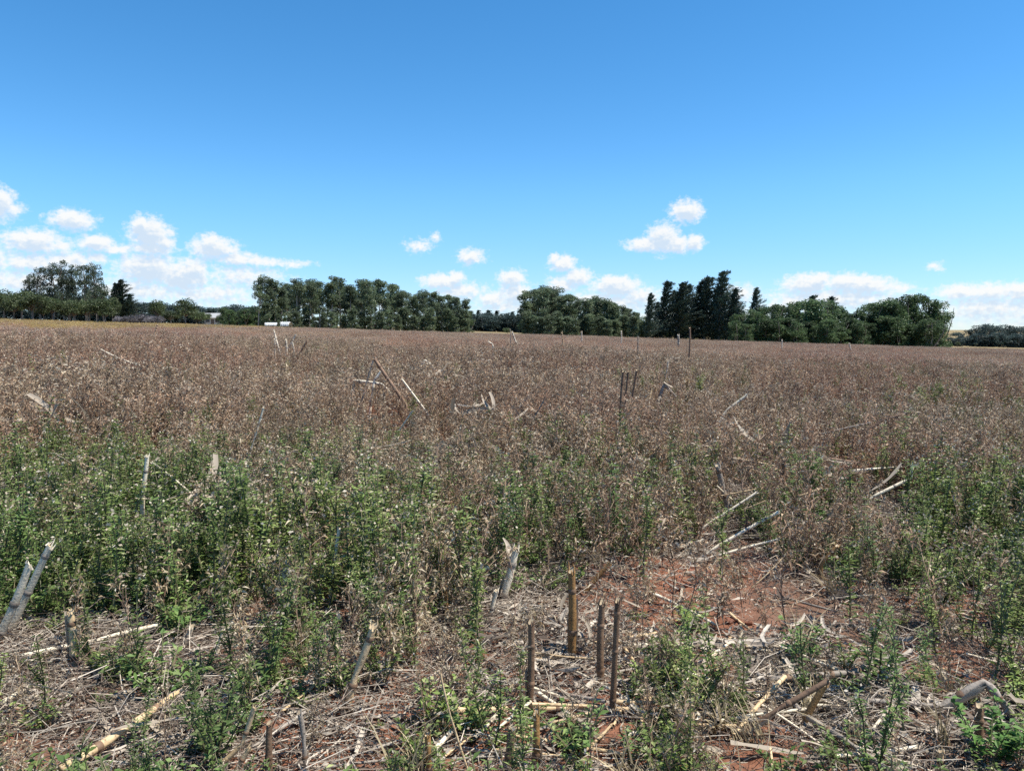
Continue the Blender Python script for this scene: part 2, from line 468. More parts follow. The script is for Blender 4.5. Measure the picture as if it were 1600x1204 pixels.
# ---------------------------------------------------------------- GROUND
def build_ground():
    rr = [0.0]
    r = .25
    while r < 45000:
        rr.append(r); r *= 1.03 if r < 2 else 1.011 if r < 9 else 1.026 if r < 60 else 1.09
    rr = np.array(rr[1:])
    ang = np.concatenate([np.linspace(-50, 50, 300), np.linspace(50, 310, 66)[1:-1]])
    ang = np.radians(ang)
    na, nr = len(ang), len(rr)
    X = rr[:, None] * np.sin(ang)[None]; Y = rr[:, None] * np.cos(ang)[None]
    Z = ground(X, Y)
    V = np.stack([X, Y, Z], -1).reshape(-1, 3)
    i, j = np.meshgrid(np.arange(nr - 1), np.arange(na), indexing='ij')
    j2 = (j + 1) % na
    Fa = np.stack([i * na + j, i * na + j2, (i + 1) * na + j2, (i + 1) * na + j], -1).reshape(-1, 4)[:, ::-1]
    mb = MB()
    mb.add(np.concatenate([V, [[0, 0, Z0]]]), Fa)
    c = len(V)
    mb.f.append(np.array([[c, (k + 1) % na, k] for k in range(na)])); mb.m.append(np.zeros(na))
    o = link("ground", mb.mesh("ground", [M['soil']], True), None, None, None, None, "structure")
build_ground()

# ---------------------------------------------------------------- TREES
M['bark'] = stalk_mat("bark", (.20, .17, .14), (.10, .082, .066))
M['bark_pale'] = stalk_mat("pale_bark", (.36, .32, .27), (.22, .19, .155), (.12, .10, .08))
def crown_mat(name, dark, mid, light, trans=.40):
    return leaf_mat(name, [(0, dark), (.55, mid), (1, light)], patch=tuple(x * .45 for x in dark), patch_scale=.32, trans=trans, rough=.5, spec=.35, vary=.22)
M['c_euc'] = crown_mat("eucalyptus_leaf", (.075, .108, .062), (.135, .185, .10), (.21, .24, .13))
M['c_con'] = crown_mat("conifer_needle", (.024, .045, .034), (.042, .070, .048), (.075, .105, .065), .12)
M['c_broad'] = crown_mat("broadleaf", (.056, .10, .046), (.102, .165, .068), (.165, .215, .09))
M['c_airy'] = crown_mat("airy_leaf", (.055, .08, .055), (.09, .125, .08), (.14, .17, .10))
M['c_orch'] = crown_mat("orchard_leaf", (.06, .085, .036), (.10, .135, .054), (.155, .185, .08))
M['c_far'] = crown_mat("hazed_far_leaf", (.042, .068, .064), (.060, .092, .082), (.09, .12, .10))  # distance haze painted into the leaf colour as a bluish tint
M['c_lilac'] = crown_mat("lilac_leaf", (.13, .12, .12), (.20, .185, .19), (.29, .27, .29))

def limb_path(rng, a, b, bow=.12, n=4):
    a, b = np.array(a, float), np.array(b, float)
    L = np.linalg.norm(b - a)
    off = rng.normal(0, bow * L, 3)
    return [a + (b - a) * t + off * math.sin(math.pi * t) for t in np.linspace(0, 1, n)]

def clump_leaves(mb, rng, C, rad, n, size, flat=.8, down=.2):
    n = int(n * 1.35); size = size * 1.2
    """leaf sprays spread through a clump's volume, denser near its skin"""
    d = unit(rng.normal(0, 1, (n, 3)))
    r = rad * rng.uniform(.25, 1.0, n) ** .6
    P = C + d * r[:, None] * np.array([1, 1, flat])
    D = d + rng.normal(0, .7, (n, 3)); D[:, 2] -= down
    leaves(mb, P, D, size * rng.uniform(.6, 1.4, n), size * rng.uniform(.4, .75, n), 0, .15, roll=math.pi, rng=rng)

def tree_meshes(kind, seed):
    """(trunk mesh, crown mesh) of a tree one unit high scaled to H metres"""
    rng = np.random.default_rng(seed)
    tb, cb = MB(), MB()
    if kind == 'eucalyptus':
        H = 18.; tip = np.array([rng.normal(0, .4), rng.normal(0, .4), H * .93])
        tr = limb_path(rng, (0, 0, 0), tip, .02, 8)
        tube(tb, tr, np.linspace(.24, .05, 8), 0, 6)
        for k in range(26):
            t = rng.uniform(.32, 1.0); a = rng.uniform(0, 2 * math.pi)
            base = tip * t
            reach = rng.uniform(.6, 2.6) * (1.15 - t * .65)
            C = base + np.array([math.cos(a) * reach, math.sin(a) * reach, rng.uniform(.3, 1.7)])
            tube(tb, limb_path(rng, base - [0, 0, .5], C, .08), [.08, .06, .04, .02], 0, 4)
            clump_leaves(cb, rng, C, rng.uniform(.7, 1.4), 105, .34, .9, .6)
        clump_leaves(cb, rng, tip, 1.1, 120, .32, 1.2, .4)
        bark, leaf = 'bark_pale', 'c_euc'
    elif kind == 'sapling':
        H = 9.; tip = np.array([0, 0, H * .95])
        tube(tb, limb_path(rng, (0, 0, 0), tip, .02, 6), np.linspace(.12, .03, 6), 0, 5)
        for k in range(26):
            t = rng.uniform(.12, 1.0); a = rng.uniform(0, 2 * math.pi); reach = rng.uniform(.3, 1.9) * (1.1 - .7 * t)
            C = tip * t + np.array([math.cos(a) * reach, math.sin(a) * reach, rng.uniform(0, .6)])
            tube(tb, limb_path(rng, tip * t * .95, C, .08), [.05, .04, .03, .015], 0, 3)
            clump_leaves(cb, rng, C, rng.uniform(.5, .95), 85, .30, .9, .5)
        bark, leaf = 'bark_pale', 'c_euc'
    elif kind == 'conifer':
        H = 21.; lean = 1.3
        def ax(t): return np.array([lean * t * t, 0, H * t])
        tube(tb, [ax(t) for t in np.linspace(0, 1, 9)], np.linspace(.35, .04, 9), 0, 6)
        nb = 92
        for k in range(nb):
            t = .03 + .97 * (k / nb) ** .95
            a = k * 2.4 + rng.normal(0, .3)
            reach = (3.3 * (1 - t) ** .75 + .45) * rng.uniform(.45, 1.3) * (1 + .35 * math.cos(a - .3))
            base = ax(t)
            E = base + np.array([math.cos(a) * reach + .45 * reach, math.sin(a) * reach, reach * rng.uniform(.35, 1.15) + .3])
            tube(tb, limb_path(rng, base, E, .05), [.07, .05, .035, .02], 0, 3)
            m = int(32 + 26 * reach)
            s = rng.uniform(.15, 1.05, m)[:, None]
            P = base + (E - base) * s + rng.normal(0, .20 + .08 * reach, (m, 3)) * [1, 1, .45]
            D = (E - base)[None] + rng.normal(0, .55 * reach, (m, 3)); D[:, 2] += .4 * reach; D[:, 0] += .3 * reach
            leaves(cb, P, D, rng.uniform(.45, .9, m), rng.uniform(.16, .32, m), 0, .1, roll=math.pi, rng=rng)
        bark, leaf = 'bark', 'c_con'
    elif kind == 'broad':
        H = 13.
        for s_ in range(3):
            b = np.array([rng.normal(0, .5), rng.normal(0, .5), 0]); tp = b + [rng.normal(0, 1.2), rng.normal(0, 1.2), H * rng.uniform(.75, .95)]
            tube(tb, limb_path(rng, b, tp, .04, 6), np.linspace(.22, .05, 6), 0, 5)
        for k in range(44):
            z = H * rng.uniform(.06, .97)
            w = 3.0 * (1 - max(0, z / H - .55) ** 2 * 3.6)
            a = rng.uniform(0, 2 * math.pi); r_ = w * math.sqrt(rng.uniform(.1, 1))
            C = np.array([math.cos(a) * r_, math.sin(a) * r_, z])
            tube(tb, limb_path(rng, (C[0] * .1, C[1] * .1, max(.3, z - 1.5)), C, .08), [.07, .05, .03, .015], 0, 3)
            clump_leaves(cb, rng, C, rng.uniform(.8, 1.35), 85, .38, .85, .15)
        bark, leaf = 'bark', 'c_broad'
    elif kind == 'airy':
        H = 14.; tip = np.array([rng.normal(0, .5), rng.normal(0, .5), H * .9])
        tube(tb, limb_path(rng, (0, 0, 0), tip, .04, 7), np.linspace(.26, .05, 7), 0, 6)
        for k in range(40):
            t = rng.uniform(.2, 1.0); a = rng.uniform(0, 2 * math.pi); reach = rng.uniform(.6, 3.3) * (1.1 - .55 * t)
            C = tip * t + np.array([math.cos(a) * reach, math.sin(a) * reach, rng.uniform(.4, 1.6)])
            tube(tb, limb_path(rng, tip * t * .9, C, .1), [.08, .06, .04, .015], 0, 4)
            clump_leaves(cb, rng, C, rng.uniform(.5, 1.0), 66, .28, .8, .2)
        bark, leaf = 'bark', 'c_airy'
    elif kind == 'orchard':
        H = 6.
        tube(tb, limb_path(rng, (0, 0, 0), (rng.normal(0, .1), 0, 2.6), .03, 5), np.linspace(.15, .09, 5), 0, 6)
        for k in range(24):
            a = rng.uniform(0, 2 * math.pi); e = rng.uniform(-.35, 1.45); r_ = rng.uniform(.8, 1.9)
            C = np.array([math.cos(a) * math.cos(e) * r_, math.sin(a) * math.cos(e) * r_, 3.5 + math.sin(e) * r_ * 1.05])
            tube(tb, limb_path(rng, (0, 0, 2.3), C, .1), [.06, .045, .03, .015], 0, 4)
            clump_leaves(cb, rng, C, rng.uniform(.5, .85), 70, .24, .85, .2)
        bark, leaf = 'bark', 'c_orch'
    elif kind == 'far':
        H = 12.
        tube(tb, limb_path(rng, (0, 0, 0), (0, 0, 9), .03, 5), np.linspace(.25, .08, 5), 0, 5)
        for k in range(32):
            z = H * rng.uniform(.07, .95); w = 3.2 * (1 - abs(z / H - .5) ** 2 * 2.2); a = rng.uniform(0, 2 * math.pi); r_ = w * math.sqrt(rng.uniform(0, 1))
            C = np.array([math.cos(a) * r_, math.sin(a) * r_, z])
            tube(tb, limb_path(rng, (0, 0, max(.5, z - 2)), C, .1), [.07, .05, .03, .02], 0, 3)
            clump_leaves(cb, rng, C, rng.uniform(.8, 1.5), 60, .5, .8, .1)
        bark, leaf = 'bark', 'c_far'
    else:   # lilac shrub
        H = 2.4
        for k in range(9):
            a = rng.uniform(0, 2 * math.pi); E = np.array([math.cos(a) * .7, math.sin(a) * .7, rng.uniform(1.4, 2.2)])
            tube(tb, limb_path(rng, (0, 0, 0), E, .08), [.04, .03, .02, .01], 0, 3)
            clump_leaves(cb, rng, E * [1, 1, .8], .6, 60, .22, 1., 0)
        bark, leaf = 'bark', 'c_lilac'
    top = max(v[:, 2].max() for v in cb.v)
    for b_ in (tb, cb):
        b_.v = [v / top for v in b_.v]
    return tb.mesh(kind + "_trunk", [M[bark]]), cb.mesh(kind + "_crown", [M[leaf]])

TREE = {}
def tree_kind(kind, n):
    TREE[kind] = [tree_meshes(kind, 100 + 17 * i + len(kind) * 31) for i in range(n)]
for kname, n in (('eucalyptus', 5), ('sapling', 2), ('conifer', 4), ('broad', 4), ('airy', 4), ('orchard', 3), ('far', 3), ('lilac', 2)): tree_kind(kname, n)

TREE_NAME = {'eucalyptus': 'eucalyptus_tree', 'sapling': 'eucalyptus_sapling', 'conifer': 'cypress_tree', 'broad': 'leafy_tree', 'airy': 'airy_tree', 'orchard': 'orchard_tree', 'far': 'distant_tree', 'lilac': 'grey_shrub'}
SPREAD = {'eucalyptus': 1.38, 'sapling': 1.35, 'conifer': 1.25, 'broad': 1.2, 'airy': 1.05, 'orchard': 1.0, 'far': 1.25, 'lilac': 1.1}
_tree_i = [0]
def plant_tree(kind, u, top, d, label, group=None, width=1.0, lean=None, sink=.05):
    """tree whose foot stands on the ground at distance d in the direction of column u and whose tip reaches row top"""
    x = (u - 800.0) / F * d / (CP) if False else at_depth(u, 520, d)[0]
    z = float(ground(x, d))
    tipz = at_depth(u, top, d)[2]
    h = tipz - z
    _tree_i[0] += 1
    i = _tree_i[0]
    t, c = TREE[kind][i % len(TREE[kind])]
    cat = 'shrub' if kind == 'lilac' else 'tree'
    o = empty(TREE_NAME[kind], (x, d, z - sink), label, cat, group)
    rz = random.uniform(0, 6.28) if kind != 'conifer' else random.uniform(-.45, .45)
    o.rotation_euler = (random.gauss(0, .02), random.gauss(0, .02), rz)
    w = h * width * random.uniform(.95, 1.2) * SPREAD[kind]
    o.scale = (w, w, h)
    link("trunk", t, o); link("crown", c, o, kind="stuff")
    return o

def profile(pts, u):
    return float(np.interp(u, [p[0] for p in pts], [p[1] for p in pts]))

# eucalyptus grove
G1 = [(392, 470), (400, 430), (425, 432), (440, 452), (452, 436), (480, 438), (520, 432), (545, 440), (590, 438), (622, 444), (640, 458), (672, 454), (700, 457), (718, 466), (734, 478)]
EU_LAB = "tall eucalyptus packed inside the long dark grove"
EU_GRP = "eucalyptus trees of the long grove"
plant_tree('eucalyptus', 404, 427, 205, "tall eucalyptus with bare trunk and sky showing under its crown at the grove's open end", EU_GRP, .85)
plant_tree('eucalyptus', 420, 432, 208, "second bare-trunked eucalyptus beside the grove's open end", EU_GRP, .85)
u = 440.
while u < 732:
    plant_tree('eucalyptus', u, profile(G1, u) + random.uniform(-6, 10), 212 + random.uniform(-8, 10), EU_LAB, EU_GRP, random.uniform(.9, 1.1)); u += random.uniform(13, 18)
u = 446.
while u < 715:
    plant_tree('eucalyptus', u, profile(G1, u) + random.uniform(-6, 8), 235 + random.uniform(-6, 12), "eucalyptus crown rising behind the front row of the long grove", EU_GRP, 1.05); u += random.uniform(13, 18)
u = 436.
while u < 735:
    plant_tree('sapling', u, random.uniform(478, 494), 204 + random.uniform(-4, 4), "young bushy eucalyptus at the foot of the long grove", EU_GRP, 1.2); u += random.uniform(11, 17)
u = 384.
while u < 740:
    plant_tree('broad', u, random.uniform(486, 498), 222 + random.uniform(-4, 8), "shadowed shrub filling the floor of the long grove", "undergrowth shrubs of the long grove", 1.3); u += random.uniform(10, 15)
u = 1006.
while u < 1160:
    plant_tree('broad', u, random.uniform(500, 512), 176 + random.uniform(-3, 4), "shrub between the trunks of the dark conifers", "shrubs under the dark conifers", 1.3); u += random.uniform(11, 16)
u = 820.
while u < 1008:
    plant_tree('broad', u, random.uniform(490, 505), 196 + random.uniform(-3, 4), "shrub on the floor of the short clump", "shrubs under the short clump", 1.3); u += random.uniform(12, 17)
plant_tree('eucalyptus', 718, 462, 205, "outermost eucalyptus of the grove leaning out beside the gap", EU_GRP, .8)
plant_tree('eucalyptus', 429, 436, 210, "eucalyptus joining the bare-trunked pair to the packed grove", EU_GRP, 1.)
plant_tree('eucalyptus', 439, 446, 214, "shorter eucalyptus right beside the packed grove's first trees", EU_GRP, 1.)
plant_tree('sapling', 414, 470, 206, "bushy young eucalyptus under the bare-trunked pair", EU_GRP, 1.2)
# clump in the middle
G2 = [(815, 470), (825, 452), (840, 443), (862, 446), (878, 456), (900, 460), (915, 466), (930, 460), (950, 464), (968, 474), (984, 478), (1004, 492)]
MG = "eucalyptus trees of the short clump"
u = 822.
while u < 1004:
    plant_tree('eucalyptus' if u < 880 else random.choice(['eucalyptus', 'sapling']), u, profile(G2, u) + random.uniform(-2, 5), 182 + random.uniform(-6, 8), "eucalyptus in the short clump beside the gap" if u < 880 else "lighter eucalyptus in the lower half of the short clump", MG, random.uniform(.95, 1.15)); u += random.uniform(10, 14)
u = 824.
while u < 1004:
    plant_tree('sapling', u, random.uniform(484, 500), 172 + random.uniform(-3, 4), "bushy low eucalyptus at the foot of the short clump", MG, 1.25); u += random.uniform(11, 15)
u = 830.
while u < 1000:
    plant_tree('eucalyptus', u, profile(G2, u) + random.uniform(0, 6), 200 + random.uniform(-4, 8), "eucalyptus half hidden at the back of the short clump", MG, 1.1); u += random.uniform(14, 20)
# conifers
CG = "dark wind-swept conifers"
for (cu, ct, cd, w, lab) in [
    (1012, 456, 168, .85, "slim dark conifer with bent top where the short clump ends"),
    (1034, 436, 172, .8, "thin-topped dark conifer next to the slim bent one"),
    (1056, 438, 170, 1., "dense dark conifer with a broad ragged top"),
    (1068, 442, 178, 1., "conifer half hidden behind the broad ragged one"),
    (1082, 436, 172, 1., "dark conifer with blunt crown in the middle of the row"),
    (1101, 429, 170, 1., "dark conifer with swept branches just below the highest one"),
    (1124, 420, 168, 1., "highest dark conifer, its tip swept sideways"),
    (1142, 448, 166, .9, "shorter dark conifer at the shoulder of the highest one"),
    (1172, 447, 164, .75, "lone narrow conifer between dark row and leafy trees"),
    (1045, 452, 180, 1., "low conifer filling the back of the dark row"),
    (1112, 446, 182, 1., "conifer standing behind the highest one"),
    (1024, 470, 176, 1., "stubby conifer behind the two slim ones"),
]: plant_tree('conifer', cu, ct, cd, lab, CG, w)
# leafy hedgerow trees
G3 = [(1150, 492), (1170, 480), (1192, 474), (1210, 472), (1235, 474), (1262, 464), (1290, 464), (1305, 476), (1322, 488), (1345, 478), (1365, 470), (1385, 466), (1400, 466)]
LG = "leafy trees of the hedgerow"
u = 1160.
while u < 1400:
    plant_tree('broad', u, profile(G3, u) + random.uniform(-2, 4), 160 + random.uniform(-5, 6), "dense leafy tree branching to the ground in the hedgerow", LG, random.uniform(.9, 1.15)); u += random.uniform(12, 17)
u = 1150.
while u < 1470:
    plant_tree('broad', u, random.uniform(492, 506), 152 + random.uniform(-3, 3), "low bushy tree along the front of the hedgerow", LG, 1.25); u += random.uniform(13, 18)
for u, tp in ((1263, 459), (1290, 461)):
    plant_tree('conifer', u, tp, 166, "dark pointed tree poking out of the hedgerow" if u < 1280 else "second dark pointed tree poking out of the hedgerow", LG, .9)
for u, tp, lab in ((1383, 464, "rounded leafy tree beside the tall end block"), (1408, 459, "tall dense tree forming the start of the end block"), (1430, 457, "tallest dense tree in the end block of the hedgerow"), (1450, 459, "tall dense tree standing second from the hedgerow's end"), (1464, 466, "last tall dense tree, at the hedgerow's end"), (1420, 470, "dense tree set back behind the end block"), (1458, 488, "low dense tree at the foot of the end block")):
    plant_tree('broad', u, tp, 158, lab, LG, .72)
# trees at the far right
FG = "haze-tinted trees beyond the hedgerow"
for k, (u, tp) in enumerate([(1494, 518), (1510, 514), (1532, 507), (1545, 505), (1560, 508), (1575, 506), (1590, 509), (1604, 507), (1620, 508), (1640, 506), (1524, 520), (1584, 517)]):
    plant_tree('far', u, tp, 300 + (k % 3) * 14, "haze-tinted tree in the farther belt past the hedgerow's end", FG, 1.2)
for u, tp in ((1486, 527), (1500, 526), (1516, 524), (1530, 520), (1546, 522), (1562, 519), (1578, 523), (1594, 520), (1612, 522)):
    plant_tree('far', u, tp, 285, "low haze-tinted tree in front of the farther belt", FG, 1.7)
plant_tree('orchard', 1497, 533, 230, "round pale bush standing alone past the hedgerow's end", None, 1.2)
# gap
GG = "far pines closing the gap"
u = 732.
while u < 826:
    plant_tree('conifer', u, 485 + random.uniform(-2, 6), 420 + random.uniform(-12, 12), "far pine in the row closing the gap", GG, 1.1); u += random.uniform(6, 9)
plant_tree('orchard', 793, 511, 165, "small round bush standing in the gap by the short clump", None, 1.2)
u = 728.
while u < 830:
    plant_tree('far', u, 490 + random.uniform(-3, 5), 400 + random.uniform(-10, 10), "rounded far tree between the pines closing the gap", GG, 1.3); u += random.uniform(7, 10)
# left side: airy trees
AG = "airy trees above the orchard"
for (u, tp, d, w, lab) in [
    (52, 430, 190, .9, "loose airy tree with low crown at the group's outer end"),
    (66, 416, 188, .85, "airy tree with feathery rounded top"),
    (84, 407, 188, .85, "airy tree with two feathery tips"),
    (102, 405, 186, .85, "tallest airy tree of the group"),
    (118, 412, 188, .85, "airy tree just past the tallest one"),
    (136, 412, 186, .85, "airy tree with dense dark lower crown"),
    (152, 409, 188, .8, "airy tree with narrow upright top"),
    (163, 432, 190, .9, "airy tree drooping at the inner end of the group"),
    (110, 430, 196, 1., "airy tree set back in the middle of the group"),
    (140, 436, 198, 1., "airy tree set back near the inner end")]:
    plant_tree('airy', u, tp, d, lab, AG, w)
for (u, tp, lab) in [(178, 440, "dark pine-like tree standing apart from the airy group"), (188, 435, "tallest dark pine-like tree apart from the airy group"), (199, 458, "short dark pine-like tree at the edge of that pair")]:
    plant_tree('conifer', u, tp, 230, lab, None, 1.1)
OG = "small orchard trees along the field edge"
for (u, tp, lab) in [(-12, 452, None), (8, 450, None), (24, 458, None), (36, 452, None), (52, 455, None), (70, 468, None), (82, 462, None), (108, 466, None), (118, 468, None), (136, 466, None), (153, 463, None), (165, 470, None)]:
    plant_tree('orchard', u, tp, 132 + random.uniform(-6, 8), "small round-crowned tree in the orchard row below the airy trees", OG, random.uniform(.95, 1.2))
plant_tree('orchard', 177, 462, 128, "narrow dark tree at the end of the orchard row", OG, .8)
plant_tree('orchard', 247, 466, 140, "narrow upright small tree alone before the grey shrubs", None, .7)
plant_tree('orchard', 290, 464, 142, "round-crowned small tree alone past the grey shrubs", None, .95)
plant_tree('orchard', 312, 486, 150, "squat olive bush beside the lone round-crowned tree", None, 1.5)
plant_tree('orchard', 268, 484, 160, "grey-green bush between the two lone small trees", None, 1.4)
# distant belt on the left
BG_ = "trees of the distant belt behind the orchard"
u = 168.
while u < 402:
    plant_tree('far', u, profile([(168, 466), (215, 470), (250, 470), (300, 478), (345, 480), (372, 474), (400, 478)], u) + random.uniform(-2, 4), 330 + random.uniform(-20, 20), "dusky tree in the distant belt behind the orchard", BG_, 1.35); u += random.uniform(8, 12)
u = 350.
while u < 440:
    plant_tree('broad', u, random.uniform(474, 486), 225 + random.uniform(-5, 5), "dark bushy tree at the foot of the grove's open end", "bushy trees at the grove's open end", 1.1); u += random.uniform(9, 13)
u = -20.
while u < 180:
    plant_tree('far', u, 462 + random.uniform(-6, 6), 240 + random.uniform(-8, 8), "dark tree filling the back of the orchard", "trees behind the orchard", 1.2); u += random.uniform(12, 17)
u = 190.
while u < 250:
    plant_tree('lilac', u, 491 + random.uniform(-2, 3), 150 + random.uniform(-3, 3), "grey-lilac flowering shrub in the pale row", "grey-lilac shrubs beyond the field", 1.0); u += random.uniform(5.5, 8)

# ---------------------------------------------------------------- far buildings
def plain(name, col, rough=.7):
    m, nt, b, out = new_mat(name)
    geo = nt.nodes.new("ShaderNodeNewGeometry")
    n = noise_tex(nt, 1.5, 5, geo.outputs["Position"])
    c = ramp(nt, [(.3, tuple(x * .8 for x in col)), (.7, col)], n)
    nt.links.new(c, b.inputs["Base Color"]); b.inputs["Roughness"].default_value = rough
    return m
M['roof'] = plain("pale_roof_sheet", (.36, .36, .35), .5)
M['wall'] = plain("pale_wall", (.50, .47, .42))
M['glass'] = plain("dark_window", (.04, .045, .05), .2)
M['sheet'] = plain("white_sheeting", (.58, .59, .58), .5)
M['wood'] = plain("timber", (.16, .12, .09))

def box(mb, c, s, mat=0):
    c, s = np.array(c, float), np.array(s, float) / 2
    V = [c + s * np.array([i, j, k]) for i in (-1, 1) for j in (-1, 1) for k in (-1, 1)]
    mb.add(V, [[0, 1, 3, 2], [4, 6, 7, 5], [0, 4, 5, 1], [2, 3, 7, 6], [0, 2, 6, 4], [1, 5, 7, 3]], mat)

def one(fn, name, mat, parent):
    mb = MB(); fn(mb); return link(name, mb.mesh(name, [mat]), parent)

def farm_building(u, d, w, dp, h, rise, label):
    x = at_depth(u, 520, d)[0]
    o = empty("farm_building", (x, d, float(ground(x, d)) - .1), label, "building", None, .25)
    one(lambda m: box(m, (0, 0, h / 2), (w, dp, h)), "wall", M['wall'], o)
    def roof(m):
        a, b, t = w / 2 + .4, dp / 2 + .5, .08
        for s in (-1, 1):
            V = [(-a, s * b, h - .15), (a, s * b, h - .15), (a, 0, h + rise), (-a, 0, h + rise)]
            V += [(p[0], p[1], p[2] + t) for p in V]
            m.add(V, [[0, 3, 2, 1], [4, 5, 6, 7], [0, 1, 5, 4], [1, 2, 6, 5], [3, 0, 4, 7]])
    one(roof, "roof", M['roof'], o)
    one(lambda m: box(m, (0, -dp / 2 - .02, 1.0), (1., .06, 2.)), "door", M['wood'], o)
    for k in (-1, 1):
        f = one(lambda m: box(m, (k * w * .3, -dp / 2 - .02, 1.5), (1.2, .06, 1.)), "window", M['wood'], o)
        one(lambda m: box(m, (k * w * .3, -dp / 2 - .06, 1.5), (1., .03, .8)), "pane", M['glass'], f)
farm_building(334, 262, 5, 5, 2.6, 1.5, "low farm building with pale sheet roof among distant bushes")

def polytunnel(u, d, L, r, rz, label):
    x = at_depth(u, 520, d)[0]
    o = empty("polytunnel", (x, d, float(ground(x, d))), label, "greenhouse", "white sheeted tunnels at the grove's foot", rz)
    def cover(m):
        n, k = 14, 9
        V = []
        for i in range(n):
            s = (i / (n - 1) - .5) * L
            rr_ = r * (1 - .10 * math.sin(i * 1.9) ** 2) * (.8 if i in (0, n - 1) else 1)
            for j in range(k):
                a = math.pi * j / (k - 1)
                V.append((s, math.cos(a) * rr_, .7 + math.sin(a) * rr_ * .95 * (1 + .06 * math.sin(i * 2.3))))
        m.add(V, [[i * k + j, i * k + j + 1, (i + 1) * k + j + 1, (i + 1) * k + j] for i in range(n - 1) for j in range(k - 1)])
    one(cover, "cover", M['sheet'], o)
    for s in (-1, 1):
        def hoop(m, s=s):
            tube(m, [(s * L / 2, math.cos(a) * r * .85, .7 + math.sin(a) * r * .85) for a in np.linspace(0, math.pi, 9)], [.06] * 9, 0, 5)
        one(hoop, "hoop", M['wood'], o)
    for k in range(4):
        one(lambda m: box(m, ((k / 3 - .5) * L, -r * .9, .45), (.1, .1, .9)), "post", M['wood'], o)
plant_tree('orchard', 322, 488, 245, 'dark bush hiding one end of the farm building', None, 1.3)
plant_tree('orchard', 347, 489, 245, 'dark bush hiding the other end of the farm building', None, 1.3)
polytunnel(424, 196, 3.2, .85, .25, "low white sheeted tunnel with round open end under bare trunks")
plant_tree('sapling', 436, 499, 192, 'thin young eucalyptus in front of the white tunnels', EU_GRP, .9)
polytunnel(446, 197, 3.0, 1.15, -.2, "bulging white sheeted tunnel next to the round-ended one")

# ---------------------------------------------------------------- WEED PROTOTYPES
def dry_weed(seed, H, leafn=150, twigs=26):
    rng = np.random.default_rng(seed)
    st, lf = MB(), MB()
    lean = rng.normal(0, .10, 2)
    def ax(t):
        t = np.asarray(t, float)
        return np.stack([lean[0] * t * H + .012 * np.sin(t * 9 + seed), lean[1] * t * H + .012 * np.cos(t * 7 + seed), t * H], -1)
    ts = np.linspace(0, 1, 6)
    A = ax(ts)
    sticks(st, A[:-1], A[1:], np.linspace(.005, .0025, 5), np.linspace(.0045, .002, 5), 1)
    tt = rng.uniform(.18, 1, twigs)
    B0 = ax(tt)
    ang = rng.uniform(0, 2 * math.pi, twigs); ln = H * rng.uniform(.12, .42, twigs) * (1.15 - tt * .7)
    el = rng.uniform(.5, 1.2, twigs)
    D = np.stack([np.cos(ang) * np.cos(el), np.sin(ang) * np.cos(el), np.sin(el)], -1)
    B1 = B0 + D * ln[:, None]
    sticks(st, B0, B1, .0022, .0012, 1)
    k = rng.integers(0, twigs, leafn); s = rng.uniform(.25, 1.05, leafn)[:, None]
    P = B0[k] + (B1 - B0)[k] * s
    Dl = D[k] + rng.normal(0, .75, (leafn, 3)); Dl[:, 2] -= .35
    leaves(lf, P, Dl, rng.uniform(.022, .060, leafn), rng.uniform(.006, .015, leafn), 0, .3, roll=math.pi, rng=rng)
    m = leafn // 3
    k = rng.integers(0, twigs, m)
    P = B1[k] + rng.normal(0, .012, (m, 3))
    leaves(lf, P, rng.normal(0, 1, (m, 3)) + [0, 0, .6], rng.uniform(.014, .034, m), rng.uniform(.006, .014, m), 2, .1, roll=math.pi, rng=rng)
    return st, lf

def green_weed(seed, H, pairs=15, side=7, pale=26):
    rng = np.random.default_rng(seed)
    st, lf = MB(), MB()
    lean = rng.normal(0, .08, 2)
    def ax(t):
        t = np.asarray(t, float)
        return np.stack([lean[0] * t * H + .01 * np.sin(t * 6 + seed), lean[1] * t * H, t * H], -1)
    A = ax(np.linspace(0, 1, 6))
    sticks(st, A[:-1], A[1:], np.linspace(.0055, .003, 5), np.linspace(.005, .002, 5), 1)
    def whorl(P, size, up, n=2):
        for k in range(n):
            a = rng.uniform(0, 2 * math.pi, len(P))
            for s in (0, math.pi):
                D = np.stack([np.cos(a + s), np.sin(a + s), rng.uniform(.1, .8, len(P)) * up], -1)
                leaves(lf, P, D, size * rng.uniform(.7, 1.3, len(P)), size * rng.uniform(.20, .34, len(P)), 0, .25, roll=.5, rng=rng)
    t = np.linspace(.12, 1, pairs)
    whorl(ax(t), .043 * (1.15 - .45 * t), 1.0)
    tt = rng.uniform(.15, .8, side); ang = rng.uniform(0, 2 * math.pi, side); ln = H * rng.uniform(.2, .42, side) * (1.1 - tt * .5)
    el = rng.uniform(.95, 1.35, side)
    D = np.stack([np.cos(ang) * np.cos(el), np.sin(ang) * np.cos(el), np.sin(el)], -1)
    B0 = ax(tt); B1 = B0 + D * ln[:, None]
    sticks(st, B0, B1, .003, .0018, 1)
    for s in np.linspace(.3, 1.0, 6):
        whorl(B0 + (B1 - B0) * s, .031, .9, 1 if s < .9 else 2)
    tips = np.concatenate([B1, ax([1.0])])
    P = tips[rng.integers(0, len(tips), pale)] + rng.normal(0, .014, (pale, 3)) + [0, 0, .012]
    leaves(lf, P, rng.normal(0, .6, (pale, 3)) + [0, 0, .5], rng.uniform(.009, .022, pale), rng.uniform(.007, .014, pale), 2, .1, roll=math.pi, rng=rng)
    return st, lf

